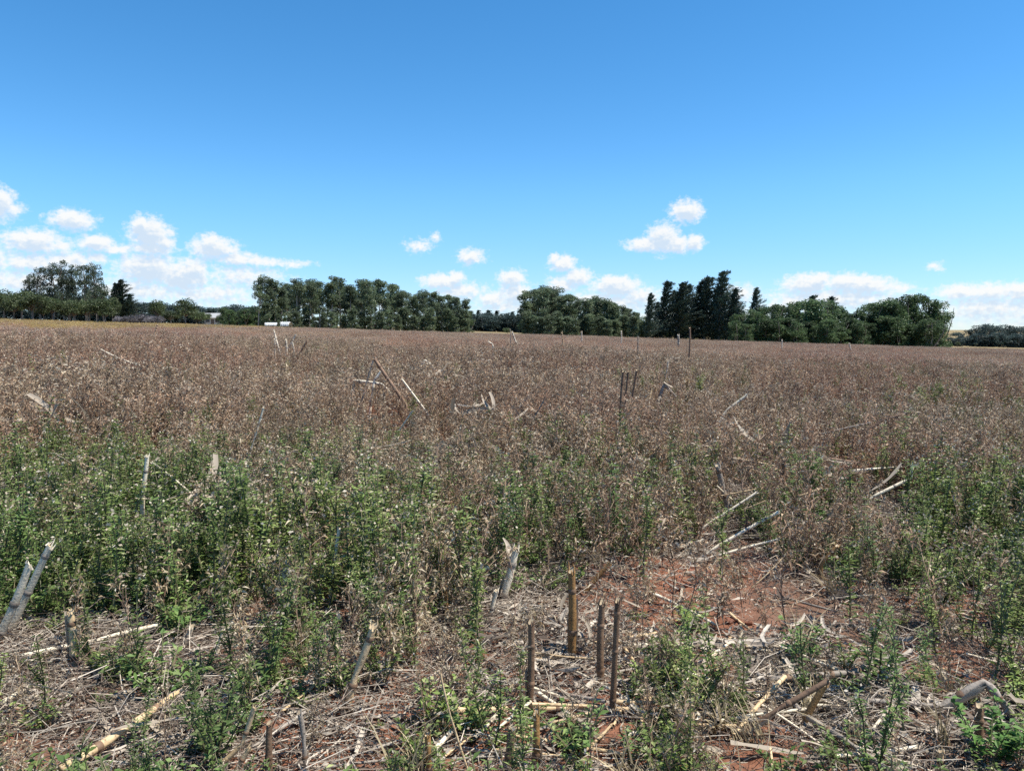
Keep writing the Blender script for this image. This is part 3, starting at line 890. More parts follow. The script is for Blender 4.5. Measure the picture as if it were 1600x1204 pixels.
def herb(seed, H=.14, n=46, size=.05, mat_i=0):
    rng = np.random.default_rng(seed)
    st, lf = MB(), MB()
    k = 9
    a = rng.uniform(0, 6.28, k); E = np.stack([np.cos(a) * H * rng.uniform(.2, .8, k), np.sin(a) * H * rng.uniform(.2, .8, k), H * rng.uniform(.5, 1, k)], -1)
    sticks(st, np.zeros((k, 3)), E, .003, .0018, 1)
    i = rng.integers(0, k, n); P = E[i] * rng.uniform(.3, 1.05, n)[:, None]
    b = rng.uniform(0, 6.28, n)
    D = np.stack([np.cos(b), np.sin(b), rng.uniform(0, .8, n)], -1)
    leaves(lf, P, D, size * rng.uniform(.6, 1.3, n), size * rng.uniform(.3, .5, n), 0, .2, roll=.5, rng=rng)
    return st, lf

def grass_tuft(seed, H, n=26, w=.008, spread=.35):
    rng = np.random.default_rng(seed)
    lf = MB()
    for k in range(n):
        a = rng.uniform(0, 6.28); sp = rng.uniform(.05, spread); h = H * rng.uniform(.5, 1); wd = w * rng.uniform(.6, 1.3)
        b = np.array([math.cos(a), math.sin(a), 0]); S = np.array([-math.sin(a), math.cos(a), 0]); o = rng.normal(0, .018, 3) * [1, 1, 0]
        pts = [o + b * sp * h * t ** 2 * 1.6 + np.array([0, 0, h * (t - .25 * sp * t * t * 2)]) for t in (0, .4, .75, 1)]
        V = []
        for t, p in zip((1, .9, .55, .08), pts): V += [p - S * wd * t / 2, p + S * wd * t / 2]
        lf.add(V, [[0, 1, 3, 2], [2, 3, 5, 4], [4, 5, 7, 6]], 0)
    return lf

def husk_blade(rng, L, W, curl=.3, n=6):
    """a dry maize leaf: creased along the midrib, curling at its ends"""
    mb = MB(); V = []
    bend = rng.uniform(-.5, .5)
    for i in range(n):
        t = i / (n - 1)
        w = W * (0.55 + .45 * math.sin(math.pi * min(1, t * 1.15 + .1))) * (1 if i < n - 1 else .25)
        x = (t - .5) * L; y = bend * L * (t - .5) ** 2 * 1.6
        z = .006 + curl * L * .25 * (2 * t - 1) ** 2 * rng.uniform(.4, 1) * .5
        tw = rng.normal(0, .25)
        for s, cr in ((-1, .35), (0, 0), (1, .35)):
            V.append((x, y + s * w / 2 * math.cos(tw), z + cr * w * .5 + s * w / 2 * math.sin(tw) + .004))
    mb.add(V, [[i * 3 + j, i * 3 + j + 1, i * 3 + j + 4, i * 3 + j + 3] for i in range(n - 1) for j in range(2)], 0)
    return mb

DRY_M = [M['dry'], M['dry_stem'], M['pale']]
GRN_M = [M['green'], M['green_stem'], M['pale']]
def joined(pair, name, mats):
    a, b = pair
    mb = MB()
    for q in (a, b):
        off = mb.n
        for v in q.v: mb.v.append(v)
        for f in q.f: mb.f.append(f + off)
        mb.m += q.m; mb.n += q.n
    return mb.mesh(name, mats)

dry_pairs = [dry_weed(200 + i, .50 + .03 * i, 150, 24) for i in range(5)] + [dry_weed(205 + i, .70 + .08 * i, 90, 30) for i in range(2)]
grn_pairs = [green_weed(300 + i, .40 + .025 * i, 14 + i % 3, 6 + i % 4, 14 + 7 * (i % 3)) for i in range(7)]
herb_pairs = [herb(400 + i, .10 + .025 * i, 70 + 10 * i, .019 + .003 * i) for i in range(5)]
dry_mesh = [joined(p, "dry_weed", DRY_M) for p in dry_pairs]
grn_mesh = [joined(p, "green_weed", GRN_M) for p in grn_pairs]
herb_mesh = [joined(p, "herb", GRN_M) for p in herb_pairs]
straw_mesh = [grass_tuft(500 + i, .20 + .05 * i, 22, .005, .6).mesh("straw_tuft", [M['straw_grass']]) for i in range(3)]

def litter_patch(seed, coarse):
    rng = np.random.default_rng(seed)
    mb = MB()
    def spot(n, h): return np.stack([rng.uniform(-.35, .35, n), rng.uniform(-.35, .35, n), rng.uniform(.003, h, n)], -1)
    n = 210
    a = rng.uniform(0, 6.28, n); D = np.stack([np.cos(a), np.sin(a), rng.normal(0, .35, n)], -1)
    leaves(mb, spot(n, .03), D, rng.uniform(.010, .042, n), rng.uniform(.004, .012, n), 0, .15, roll=1.6, rng=rng)
    n = 60
    a = rng.uniform(0, 6.28, n); P = spot(n, .05); L = rng.uniform(.03, .17, n)[:, None]
    bend = rng.normal(0, .25, n)
    D1 = np.stack([np.cos(a), np.sin(a), rng.normal(0, .2, n)], -1); D2 = np.stack([np.cos(a + bend), np.sin(a + bend), rng.normal(-.1, .2, n)], -1)
    ra = rng.uniform(.0008, .0022, n)
    sticks(mb, P, P + D1 * L, ra, ra, 0); sticks(mb, P + D1 * L, P + D1 * L + D2 * L, ra, ra * .7, 0)
    for k in range(15 if coarse else 2):
        hb = husk_blade(rng, rng.uniform(.07, .24 if coarse else .12), rng.uniform(.010, .030 if coarse else .016), rng.uniform(.2, 1.2), 6)
        V = np.concatenate(hb.v); c_, s_ = math.cos(k * 1.7 + seed), math.sin(k * 1.7 + seed)
        V[:, 1:] += rng.normal(0, .002, (len(V), 2))
        tl = rng.normal(0, .5)
        V = np.stack([V[:, 0], V[:, 1] * math.cos(tl) - V[:, 2] * math.sin(tl), V[:, 1] * math.sin(tl) + V[:, 2] * math.cos(tl)], -1)
        V = np.stack([V[:, 0] * c_ - V[:, 1] * s_, V[:, 0] * s_ + V[:, 1] * c_, V[:, 2]], -1) + [rng.uniform(-.33, .33), rng.uniform(-.33, .33), rng.uniform(.005, .03)]
        mb.add(V, np.concatenate(hb.f), 0)
    return mb.mesh("litter_patch", [M['litter']])
litter_mesh = [litter_patch(600 + i, False) for i in range(4)] + [litter_patch(620 + i, True) for i in range(5)]

def clod_mesh(seed):
    bm = bmesh.new(); bmesh.ops.create_icosphere(bm, subdivisions=2, radius=1)
    rng = random.Random(seed)
    for v in bm.verts:
        k = 1 + .25 * math.sin(v.co.x * 3 + seed) * math.cos(v.co.y * 4 + seed * 2) + rng.uniform(-.16, .16)
        v.co = v.co * k
        v.co.z *= .6
    me = bpy.data.meshes.new("clod"); bm.to_mesh(me); bm.free(); me.materials.append(M['clod']); return me
clods = [clod_mesh(i) for i in range(4)]

def weed_patch(seed, W=2.2, n=46, kind='dry'):
    """a couple of square metres of standing dry weeds for the farther field"""
    rng = np.random.default_rng(seed)
    mb = MB()
    xy = rng.uniform(-W / 2, W / 2, (n, 2)); H = rng.uniform(.42, .70, n)
    base = np.concatenate([xy, np.zeros((n, 1))], 1)
    tip = base + np.concatenate([rng.normal(0, .07, (n, 2)), H[:, None]], 1)
    sticks(mb, base, tip, .005, .003, 1)
    m = n * 46
    k = rng.integers(0, n, m); s = rng.uniform(.35, 1.0, m)[:, None]
    P = base[k] + (tip - base)[k] * s + rng.normal(0, .075, (m, 3)) * [1, 1, .6]
    D = rng.normal(0, .8, (m, 3)) + [0, 0, .5]
    leaves(mb, P, D, rng.uniform(.03, .085, m), rng.uniform(.012, .026, m), 0, .2, roll=math.pi, rng=rng)
    j = n * 10
    k = rng.integers(0, n, j)
    P = tip[k] + rng.normal(0, .06, (j, 3))
    leaves(mb, P, rng.normal(0, 1, (j, 3)) + [0, 0, .5], rng.uniform(.02, .045, j), rng.uniform(.01, .02, j), 2, .1, roll=math.pi, rng=rng)
    return mb.mesh("weed_patch", [M['dry_far'], M['dry_stem'], M['pale']] if kind == 'dry' else [M['yellow'], M['dry_stem'], M['yellow']])
patch_mesh = [weed_patch(700 + i) for i in range(5)]
yellow_mesh = [weed_patch(750 + i, kind='yellow') for i in range(3)]

# ---------------------------------------------------------------- where the maize stalks stand
STALKS = []
def ST(*a_, **k_): STALKS.append((a_, k_))
# foreground, standing
ST("tan stalk stub with pale slanted tip leaning beside a longer one", [(-14, 1005), (46, 882)], 13, 's_pale')
ST("long tan stalk leaning against the pale-tipped shorter stub", [(4, 1000), (78, 853)], 12, 's_pale')
ST("upright brown stub with frayed base in front of a fallen pale stalk", [(113, 1052), (110, 955)], 13, 's_tan', 1, roots=True)
ST("long pale stalk lying behind the frayed upright stub", [(34, 1025), (150, 1000), (246, 976)], 8, 's_pale', 1, flat=True, lift=.05)
ST("thick tan stalk lying on open litter with bleached broken ends", [(95, 1202), (190, 1142), (276, 1082)], 15, 's_tan', 2, flat=True, lift=.075)
ST("short bleached stalk piece on red soil at the picture's edge", [(-14, 1106), (60, 1089)], 9, 's_pale', 0, flat=True)
ST("bleached stick crossing above that short piece on red soil", [(-2, 1100), (46, 1072)], 8, 's_pale', 1, flat=True, lift=.05)
ST("pointed whitish stub poking out of low herbs", [(284, 1010), (299, 978)], 10, 's_pale')
ST("slender whitish stalk scrap standing near the pointed stub", [(336, 1025), (348, 985)], 6, 's_pale')
ST("amber stick slanting up with a bent upper end", [(316, 1206), (378, 1162), (397, 1105)], 9, 's_tan', 0)
ST("short pale tan stalk beside the amber bent stick", [(360, 1208), (390, 1168)], 9, 's_tan')
ST("brown stub cut straight, alone on dry litter", [(421, 1215), (421, 1128)], 12, 's_brown', 0)
ST("crooked grey stalk running down beside the straight brown stub", [(480, 1210), (475, 1160), (468, 1112)], 10, 's_grey', 0)
ST("leaning stub standing on claw-like brace roots", [(537, 1108), (556, 1052), (584, 978)], 14, 's_tan', 1, roots=True)
ST("small white stalk chip on the ground before the clawed stub", [(498, 1050), (534, 1038)], 9, 's_pale', 0, flat=True, lift=.06)
ST("tall thin whitish stalk rising from dense green weeds", [(515, 946), (521, 885), (530, 825)], 7, 's_pale', 0)
ST("thin reddish stalk upright among weeds", [(699, 968), (700, 872)], 7, 's_amber')
ST("broad pale husked stalk leaning with torn top", [(778, 945), (806, 857)], 15, 's_pale', 2)
ST("narrow husk-wrapped stub at the foot of the torn-topped stalk", [(764, 970), (776, 922)], 9, 's_pale', 1)
ST("grey-brown stub with fibrous base before the soil track", [(826, 1112), (830, 970)], 13, 's_brown', 1)
ST("thick brown stub with snapped bulging top", [(893, 1024), (893, 890)], 15, 's_amber', 1)
ST("dark straight stub, shorter of the close upright pair", [(940, 1070), (941, 940)], 13, 's_brown')
ST("grey-topped slim stub, longer of the close upright pair", [(956, 1118), (965, 937)], 11, 's_brown')
ST("amber stub with split base rising from husk litter", [(838, 1200), (838, 1112)], 13, 's_amber', 1)
ST("amber stub cut flat, beside a bent golden straw", [(674, 1212), (668, 1146)], 12, 's_amber')
ST("dark red-brown stub thickening to its base", [(790, 1212), (800, 1135)], 15, 's_brown', 1)
ST("thick tan stalk lying level behind the amber stubs", [(680, 1110), (790, 1107)], 13, 's_tan', 1, flat=True, lift=.03)
ST("tan stalk lying level behind the close upright pair", [(836, 1106), (1004, 1108)], 11, 's_tan', 1, flat=True, lift=.03)
ST("whitish splinter lying below the level tan stalk", [(680, 1168), (706, 1141)], 9, 's_pale', 0, flat=True, lift=.05)
ST("long golden straw bent in an arc over the litter", [(738, 1210), (704, 1118), (688, 1050)], 4, 's_tan')
ST("brown stalk tilted sideways behind the snapped stub", [(908, 925), (952, 880)], 10, 's_amber')
ST("long pale stalk lying along the bare red soil", [(1090, 992), (1215, 1022), (1335, 1040)], 8, 's_pale', 2, flat=True, lift=.03)
ST("pale stalk lying across husks at the soil's near side", [(975, 1008), (1110, 1004)], 10, 's_pale', 2, flat=True, lift=.03)
ST("grey stalk with raised bleached end across the husk heap", [(1200, 1062), (1332, 1050), (1390, 1026)], 12, 's_grey', 1, flat=True, lift=.06)
ST("brown stalk slanting up out of the shaded husks", [(1140, 1155), (1212, 1110), (1292, 1064)], 11, 's_brown', 1)
ST("short brown stub crossing under the slanting stalk", [(1248, 1135), (1290, 1068)], 12, 's_amber', 1)
ST("smooth grey stalk lying down towards the picture's bottom", [(1262, 1120), (1330, 1162), (1396, 1208)], 10, 's_grey', 0, flat=True, lift=.05)
ST("broken dark stalk folded over into a wide bleached husk", [(1452, 1108), (1538, 1064), (1562, 1090), (1604, 1150)], 15, 's_grey', 2, dy=[-.02, -.05, -.1])
ST("brown stub half buried among broad-leaved herbs", [(1470, 1212), (1470, 1172)], 10, 's_tan')
ST("dark stub under the folded bleached husk", [(1530, 1160), (1530, 1100)], 13, 's_brown')
ST("grey stalk lying flat in front of the folded one", [(1345, 1094), (1455, 1102)], 9, 's_grey', 1, flat=True)
ST("grey splintered stalk lying at the edge of the husk heap", [(1182, 1052), (1250, 1108)], 9, 's_grey', 1, flat=True, lift=.05)
ST("dark stick at the shaded end of the husk heap", [(1080, 1062), (1180, 1080)], 8, 's_brown', 1, flat=True)
# middle distance
ST("white stalk with split head standing in green weeds", [(221, 815), (224, 760), (230, 712)], 8, 's_pale', 2)
ST("thin white stick slanting through the green weeds", [(300, 772), (238, 722)], 4, 's_pale', 0, dy=[.1])
ST("pale slender stalk leaning above brown weeds", [(396, 690), (412, 636)], 3.2, 's_pale')
ST("very long thin pale stick resting across brown weed tops", [(270, 588), (222, 572), (158, 546)], 2.2, 's_pale', 0, dy=[.2, .4])
ST("tan leaning stalk at the far yellow strip", [(239, 530), (246, 507)], 3, 's_tan')
ST("white stalk standing straight in the bleached zigzag group", [(430, 556), (429, 529)], 2.5, 's_pale')
ST("white stalk leaning back over the bleached zigzag group", [(439, 556), (428, 516)], 3, 's_pale')
ST("short white post of the bleached zigzag group", [(448, 556), (447, 530)], 3, 's_pale')
ST("white stalk propped diagonally against the short post", [(446, 550), (462, 523)], 3, 's_pale')
ST("last white stalk of the bleached zigzag group", [(463, 562), (457, 534)], 2.4, 's_pale')
ST("dark leaning stick next to the bleached zigzag group", [(460, 566), (479, 534)], 3, 's_brown')
ST("dark heavy stalk forming the slope of a broken A-shape", [(632, 628), (584, 559)], 6, 's_brown', 1)
ST("greyish thin stalk forming the other side of the A-shape", [(566, 625), (584, 562)], 3, 's_grey')
ST("pale crossbar stalk drooping through the A-shape", [(552, 612), (553, 594), (598, 600), (612, 616)], 4, 's_pale', 1)
ST("twisted white husk hung inside the A-shape", [(582, 614), (584, 596), (595, 580)], 4, 's_pale', 1)
ST("thin pale stick slanting just outside the A-shape", [(664, 640), (628, 592)], 3, 's_pale')
ST("small pale stalk folded like a roof in brown weeds", [(650, 586), (664, 562), (676, 572)], 3, 's_pale', 1)
ST("pale stalk topped by a bent hook at mid field", [(771, 560), (770, 538), (764, 534)], 3, 's_pale', 1)
ST("pale stalk leaning in front of the gap", [(813, 552), (800, 518)], 3.2, 's_pale', 1)
ST("thin straight stick upright in front of the gap", [(797, 552), (797, 514)], 1.8, 's_grey')
ST("brownish stalk upright before the short clump", [(882, 545), (878, 519)], 2.6, 's_tan')
ST("pale stub with crosspiece before the short clump", [(909, 538), (909, 518)], 2.4, 's_pale', 1)
ST("pale stick lying on weeds before the short clump", [(838, 533), (868, 547)], 2.4, 's_pale', 1, dy=[0])
ST("pale post stub before the slim bent conifer", [(971, 540), (971, 517)], 2.2, 's_pale')
ST("grey upright stick at the far edge before the conifers", [(996, 566), (997, 526)], 2.4, 's_grey', 1)
ST("thick pale stub at the far edge before the conifers", [(1060, 542), (1060, 523)], 4, 's_pale', 1)
ST("dark tall stick with pale scrap before the conifers", [(1075, 572), (1078, 512)], 3.4, 's_brown', 1)
ST("tallest dark stake of the upright trio", [(969, 672), (974, 580)], 5, 's_brown')
ST("middle dark stake of the upright trio", [(977, 652), (982, 580)], 4, 's_brown')
ST("outward leaning dark stake of the upright trio", [(984, 650), (995, 578)], 4, 's_brown', 1)
ST("bright little stub beyond the upright trio", [(1040, 590), (1044, 563)], 3, 's_pale')
ST("dark stalk folded over a small bleached husk heap", [(1030, 622), (1038, 600), (1056, 620)], 5, 's_grey', 3)
ST("white stick lying aslant on brown weed tops", [(1136, 640), (1166, 618)], 4.5, 's_pale')
ST("dark branch-like stalk lying far among brown weeds", [(1355, 668), (1380, 656), (1423, 642)], 4, 's_brown')
ST("thin grey stick running on from the branch-like stalk", [(1280, 675), (1360, 660)], 2.6, 's_grey')
ST("tan stalk lying straight above the drier weeds", [(1142, 712), (1208, 728)], 5, 's_tan', 0, dy=[-.2])
ST("dark brown stalk lying over a shaded hollow", [(1258, 710), (1340, 724)], 6, 's_brown', 1, dy=[-.2])
ST("thin pale stick continuing past the shaded hollow", [(1330, 730), (1432, 728)], 3.2, 's_pale')
ST("white stalk with elbow bend above green weeds", [(1365, 775), (1424, 746), (1426, 726)], 5, 's_pale', 1)
ST("pale stick rising across the drier weeds", [(1110, 815), (1182, 769)], 5, 's_pale')
ST("longest pale stick rising across the drier weeds", [(1110, 860), (1216, 800)], 7, 's_pale', 1)
ST("white stick lying level below the longest rising one", [(1118, 862), (1216, 842)], 5, 's_pale', 1)
ST("short white piece lying level at the edge of bare soil", [(1058, 850), (1098, 843)], 5, 's_pale', 1)
ST("stubby pale husk standing in litter below the tan stalk", [(1130, 765), (1121, 726)], 9, 's_grey', 1)
ST("short brown stub with pale cap among drier weeds", [(1224, 745), (1225, 716)], 7, 's_brown')
ST("thin level stick beneath the shaded hollow", [(1246, 770), (1284, 763)], 3, 's_tan')
ST("small dark stalk bent like an elbow in far weeds", [(1448, 595), (1454, 578), (1464, 588)], 2.6, 's_brown')
ST("pale stalk lying deep among tall green weeds", [(1505, 926), (1548, 914)], 6, 's_pale')
ST("tiny white stub on the far edge below the hedgerow", [(1222, 548), (1222, 531)], 2.2, 's_pale')
ST("second tiny white stub on the far edge, tilted", [(1330, 550), (1327, 536)], 2.4, 's_pale')
ST("pale stick lying far out below the hedgerow's end block", [(1412, 560), (1452, 570)], 2.4, 's_pale', 0, dy=[0])
ST("dark red bent stalk standing at the back of the bare soil", [(1278, 915), (1284, 880), (1308, 852)], 8, 's_amber', 1)
ST("thin tan straw leaning far down in mixed weeds", [(690, 838), (742, 812)], 3, 's_tan')


def weed_top(v):
    """how far the lowest visible point of a stalk stands above the ground among weeds"""
    return float(np.interp(v, [500, 640, 720, 800, 900], [.45, .42, .34, .2, 0.0]))

CLEAR = []
for a_, k_ in STALKS:
    P_ = a_[1]
    us = [p[0] for p in P_]; vs = [p[1] for p in P_]
    q = at(P_[0][0], P_[0][1], 0.0 if k_.get('flat') else weed_top(P_[0][1]))
    CLEAR.append((min(us), max(us), min(vs), max(vs), float(np.hypot(q[0], q[1])), bool(k_.get('flat'))))

def hides_stalk(U, V, r, lying_only=False):
    h = np.zeros(len(U), bool)
    for u0, u1, v0, v1, d, flat in CLEAR:
        if flat: h |= (U > u0 - 6) & (U < u1 + 6) & (V > v0 - 2) & (V < v1 + 20)
        elif not lying_only:
            pad = 105.0 / d
            h |= (U > u0 - pad) & (U < u1 + pad) & (r > d - (.50 + .06 * d)) & (r < d + .06)
    return h & (RNG.uniform(0, 1, len(U)) < .9)

# ---------------------------------------------------------------- FIELD COVER
def blob(U, V, c, s):
    return np.exp(-.5 * (((U - c[0]) / s[0]) ** 2 + ((V - c[1]) / s[1]) ** 2))

def green_share(U, V, x, y):
    g = .06 + .22 * np.clip((U - 1000) / 400, 0, 1) + .26 * np.clip((760 - U) / 200, 0, 1) * np.clip((V - 980) / 60, 0, 1) + .36 * np.clip((V - 960) / 100, 0, 1)
    for c, s, a in [((120, 900), (210, 110), 1.0), ((420, 880), (170, 120), .95), ((620, 880), (130, 100), .75), ((640, 790), (130, 60), .55),
                    ((850, 860), (80, 70), .6), ((960, 880), (90, 50), .6), ((1120, 850), (90, 60), .35), ((1420, 930), (110, 80), .95), ((1560, 930), (110, 90), .95),
                    ((1400, 850), (120, 60), .5), ((1500, 800), (150, 50), .3), ((900, 1080), (60, 40), .9), ((1020, 760), (60, 40), .3), ((420, 730), (60, 30), .35),
                    ((560, 1020), (140, 60), .6), ((250, 1030), (160, 50), .7), ((1090, 1090), (110, 60), .7), ((1400, 1120), (60, 60), .7), ((1560, 1170), (80, 50), 1.0), ((1000, 690), (80, 30), .2)]:
        g = np.maximum(g, a * .68 * blob(U, V, c, s))
    sm = lambda a, b, q: np.clip((q - a) / (b - a), 0, 1)
    g = np.maximum(g, .74 * sm(800, 640, U) * sm(735, 800, V + 40 * np.sin(U / 90.)) * sm(1060, 980, V))
    g = np.maximum(g, .72 * sm(1300, 1420, U) * sm(740, 830, V) * sm(1080, 1000, V))
    g = np.maximum(g, .40 * sm(700, 800, U) * sm(1420, 1300, U) * sm(700, 780, V) * sm(930, 880, V))
    g = np.maximum(g, .62 * sm(950, 800, U) * sm(980, 1060, V))
    return np.clip(g * (.55 + .9 * vnoise(x, y, .7, 21)), 0, 1)

def cover(U, V, x, y):
    c = np.ones(len(U))
    for cc, s, a in [((1050, 930), (95, 30), .97), ((1235, 975), (100, 26), 1.0), ((1460, 1045), (65, 18), .7), ((900, 1010), (90, 50), .7), ((880, 930), (50, 30), .7), ((1150, 1060), (200, 40), .4)]:
        c = c - a * blob(U, V, cc, s)
    near = np.clip((1260 - V) / 170, .8, 1)
    return np.clip(c, 0, 1) * near * np.clip(.35 + 1.1 * vnoise(x, y, .55, 22), .2, 1.2)

def fan_points(r0, r1, density, half=38.):
    """random points over the fan of field in front of the camera"""
    back = 3.5                                   # the fan opens behind the camera, so a step aside still meets the field
    area = R(2 * half) / 2 * ((r1 + back) ** 2 - (r0 * .5) ** 2)
    n = int(area * density)
    r = np.sqrt(RNG.uniform((r0 * .5) ** 2, (r1 + back) ** 2, n)); a = RNG.uniform(-R(half), R(half), n)
    x, y = r * np.sin(a), r * np.cos(a) - back
    r = np.hypot(x, y)
    k = (r > r0) & (r < r1) & (y > .5)
    x, y, r = x[k], y[k], r[k]
    z = ground(x, y)
    U, V = project(x, y, z)
    return x, y, z, U, V, r

def rots(n, tilt=.12):
    return np.stack([RNG.normal(0, tilt, n), RNG.normal(0, tilt, n), RNG.uniform(0, 2 * math.pi, n)], -1)

near_x, near_y, near_z, nU, nV, nr = fan_points(1.9, 14., 105.)
keep = RNG.uniform(0, 1, len(nr)) < cover(nU, nV, near_x, near_y) * np.interp(nr, [2, 6, 14], [.95, .85, .6])
keep &= ~hides_stalk(nU, nV, nr)
near_x, near_y, near_z, nU, nV, nr = [a[keep] for a in (near_x, near_y, near_z, nU, nV, nr)]
is_green = RNG.uniform(0, 1, len(nr)) < green_share(nU, nV, near_x, near_y)
low = np.clip((nV - 985) / 150, 0, 1)
is_herb = (RNG.uniform(0, 1, len(nr)) < .12 + .30 * low) & is_green
dry_low = ~is_green & (RNG.uniform(0, 1, len(nr)) < low * .35)
hs = RNG.uniform(.65, 1.2, len(nr)) * (.8 + .4 * vnoise(near_x, near_y, 1.6, 34)) * (1 - .34 * low)
gs = green_share(nU, nV, near_x, near_y)
hs = np.where(is_green, hs * 1.08, hs * (1 - .18 * np.clip(gs * 1.4, 0, 1)) * np.interp(nr, [3, 8, 12], [.8, .95, 1.0]))

def pts(mask): return np.stack([near_x[mask], near_y[mask], near_z[mask] - .008], -1)

# the largest plants in view stand as plants of their own
def make_plants(name, pairs, mats_leaf, mats_stem, mask, limit, label, cat, group):
    idx = np.where(mask & (nU > -60) & (nU < 1660))[0]
    idx = idx[np.argsort(nr[idx] / hs[idx])][:limit]
    stems = [p[0].mesh(name + "_stem", mats_stem) for p in pairs]
    lvs = [p[1].mesh(name + "_foliage", mats_leaf) for p in pairs]
    protos = []
    for i, q in enumerate(idx):
        k = int(RNG.integers(0, len(pairs)))
        s = hs[q]
        loc = (near_x[q], near_y[q], near_z[q] - .008)
        rot = (RNG.normal(0, .1), RNG.normal(0, .1), RNG.uniform(0, 6.28))
        o = empty(name, loc, label, cat, group)
        o.rotation_euler = rot; o.scale = (s, s, s)
        link("stem", stems[k], o); link("foliage", lvs[k], o, kind="stuff")
    used = np.zeros(len(nr), bool); used[idx] = True
    return used
STEM_D, STEM_G = [M['dry_stem'], M['dry_stem']], [M['green_stem'], M['green_stem']]
m_green, m_herb, m_dry = is_green & ~is_herb, is_herb, ~is_green & ~dry_low
u1 = make_plants("green_weed", grn_pairs, GRN_M, STEM_G, m_green, 280, "upright leafy green weed growing among the maize stubble", "weed", "green weeds near the stubble")
u2 = make_plants("low_herb", herb_pairs, GRN_M, STEM_G, m_herb, 150, "low green herb close to the ground between dry husks", "herb", "low herbs between the husks")
u3 = make_plants("dry_weed", dry_pairs, DRY_M, STEM_D, m_dry, 240, "dead brown weed with pale seed heads standing in stubble", "weed", "dead weeds near the stubble")

c_green = collection_of("green_weed_kinds", grn_mesh); c_herb = collection_of("herb_kinds", herb_mesh); c_dry = collection_of("dry_weed_kinds", dry_mesh)
def scat(name, mask, coll, nk, label, cat, mul=1.0):
    n = int(mask.sum())
    s = hs[mask] * mul
    scatter(name, pts(mask), rots(n), np.stack([s, s, s], -1), RNG.integers(0, nk, n), coll, label, cat)
scat("green_undergrowth", m_green & ~u1, c_green, 7, "dense green weeds covering the near half of the field", "weeds")
scat("herb_undergrowth", m_herb & ~u2, c_herb, 5, "low green herbs carpeting the soil between stubble", "herbs")
scat("dry_undergrowth", (m_dry & ~u3) | dry_low, c_dry, 7, "brown dead weeds standing thick over the near field", "weeds")

# middle field, plant by plant
x, y, z, U, V, r = fan_points(14., 34., 24.)
g = RNG.uniform(0, 1, len(r)) < (.04 + .16 * np.clip((U - 900) / 500, 0, 1) + .10 * (r < 19)) * (vnoise(x, y, 2.5, 31) > .42)
keep = (RNG.uniform(0, 1, len(r)) < .45 + .6 * vnoise(x, y, 1.1, 30)) & ((vnoise(x, y, 2.0, 37) > .16) | (RNG.uniform(0, 1, len(r)) < .25))
keep &= ~hides_stalk(U, V, r)
s = RNG.uniform(.75, 1.3, len(r))
k = keep & ~g
s = s * (.55 + .6 * vnoise(x, y, 3.2, 33) + .3 * vnoise(x, y, .9, 36)) * np.where(RNG.uniform(0, 1, len(s)) < .06, 1.25, 1.0)
s = np.clip(s, .4, 1.3)
scatter("dead_weed_field", np.stack([x, y, z], -1)[k], rots(int(k.sum())), np.repeat(s[k][:, None], 3, 1), RNG.integers(0, 7, int(k.sum())), c_dry, "reddish brown dead weeds spreading across the middle of the field", "weeds")
k = keep & g
scatter("sparse_green_weeds", np.stack([x, y, z], -1)[k], rots(int(k.sum())), np.repeat(s[k][:, None] * 1.2, 3, 1), RNG.integers(0, 7, int(k.sum())), c_green, "scattered green weeds among the brown ones in mid field", "weeds")

# far field, patch by patch
c_patch = collection_of("weed_patch_kinds", patch_mesh); c_yel = collection_of("yellow_patch_kinds", yellow_mesh)
x, y, z, U, V, r = fan_points(32., 160., .42)
edge = np.interp(U, [0, 200, 420, 760, 820, 1000, 1200, 1480, 1600], [118, 120, 150, 150, 158, 150, 140, 138, 150])
yel = (y > edge - np.interp(U, [0, 350, 480], [62, 44, 0])) & (U < 470) & (RNG.uniform(0, 1, len(r)) < .75)
k = (y < edge) & ~yel
def hr(n): return RNG.uniform(.8, 1.15, n)
def stretch(n):
    a = RNG.uniform(.9, 1.2, n); return np.stack([a, a, hr(n)], -1)
scatter("far_weed_field", np.stack([x, y, z], -1)[k], rots(int(k.sum()), .01), stretch(int(k.sum())), RNG.integers(0, 5, int(k.sum())), c_patch, "far part of the field under reddish brown dead weeds", "weeds")
k = yel & (y < edge + 12)
scatter("yellow_flower_strip", np.stack([x, y, z], -1)[k], rots(int(k.sum()), .01), stretch(int(k.sum())), RNG.integers(0, 3, int(k.sum())), c_yel, "strip of yellow flowering weeds along the field edge before the orchard", "flowers")

# low creeping cover between the taller plants
cover_pairs = [herb(440 + i, .06 + .025 * i, 60 + 10 * i, .016 + .004 * i) for i in range(5)]
x, y, z, U, V, r = fan_points(1.9, 7., 150.)
bare = np.zeros(len(r))
for cc, s_ in [((1060, 925), (120, 42)), ((1240, 975), (150, 42)), ((1480, 1045), (90, 26)), ((900, 1010), (90, 50))]:
    bare = np.maximum(bare, blob(U, V, cc, s_))
k = ~hides_stalk(U, V, r) & (RNG.uniform(0, 1, len(r)) < np.clip(1 - bare * 1.7, 0, 1) * np.clip(1.6 * vnoise(x, y, .45, 51) - .25, 0, 1) * np.interp(U, [0, 750, 1000, 1600], [1.3, 1.15, .6, .9]))
n = int(k.sum())
scatter("creeping_ground_cover", np.stack([x, y, z], -1)[k], rots(n, .15), np.repeat(RNG.uniform(.6, 1.5, n)[:, None], 3, 1), RNG.integers(0, 5, n), collection_of("cover_kinds", [joined(p, "cover_herb", GRN_M) for p in cover_pairs]), "tiny creeping herbs covering the soil in patches", "herbs")

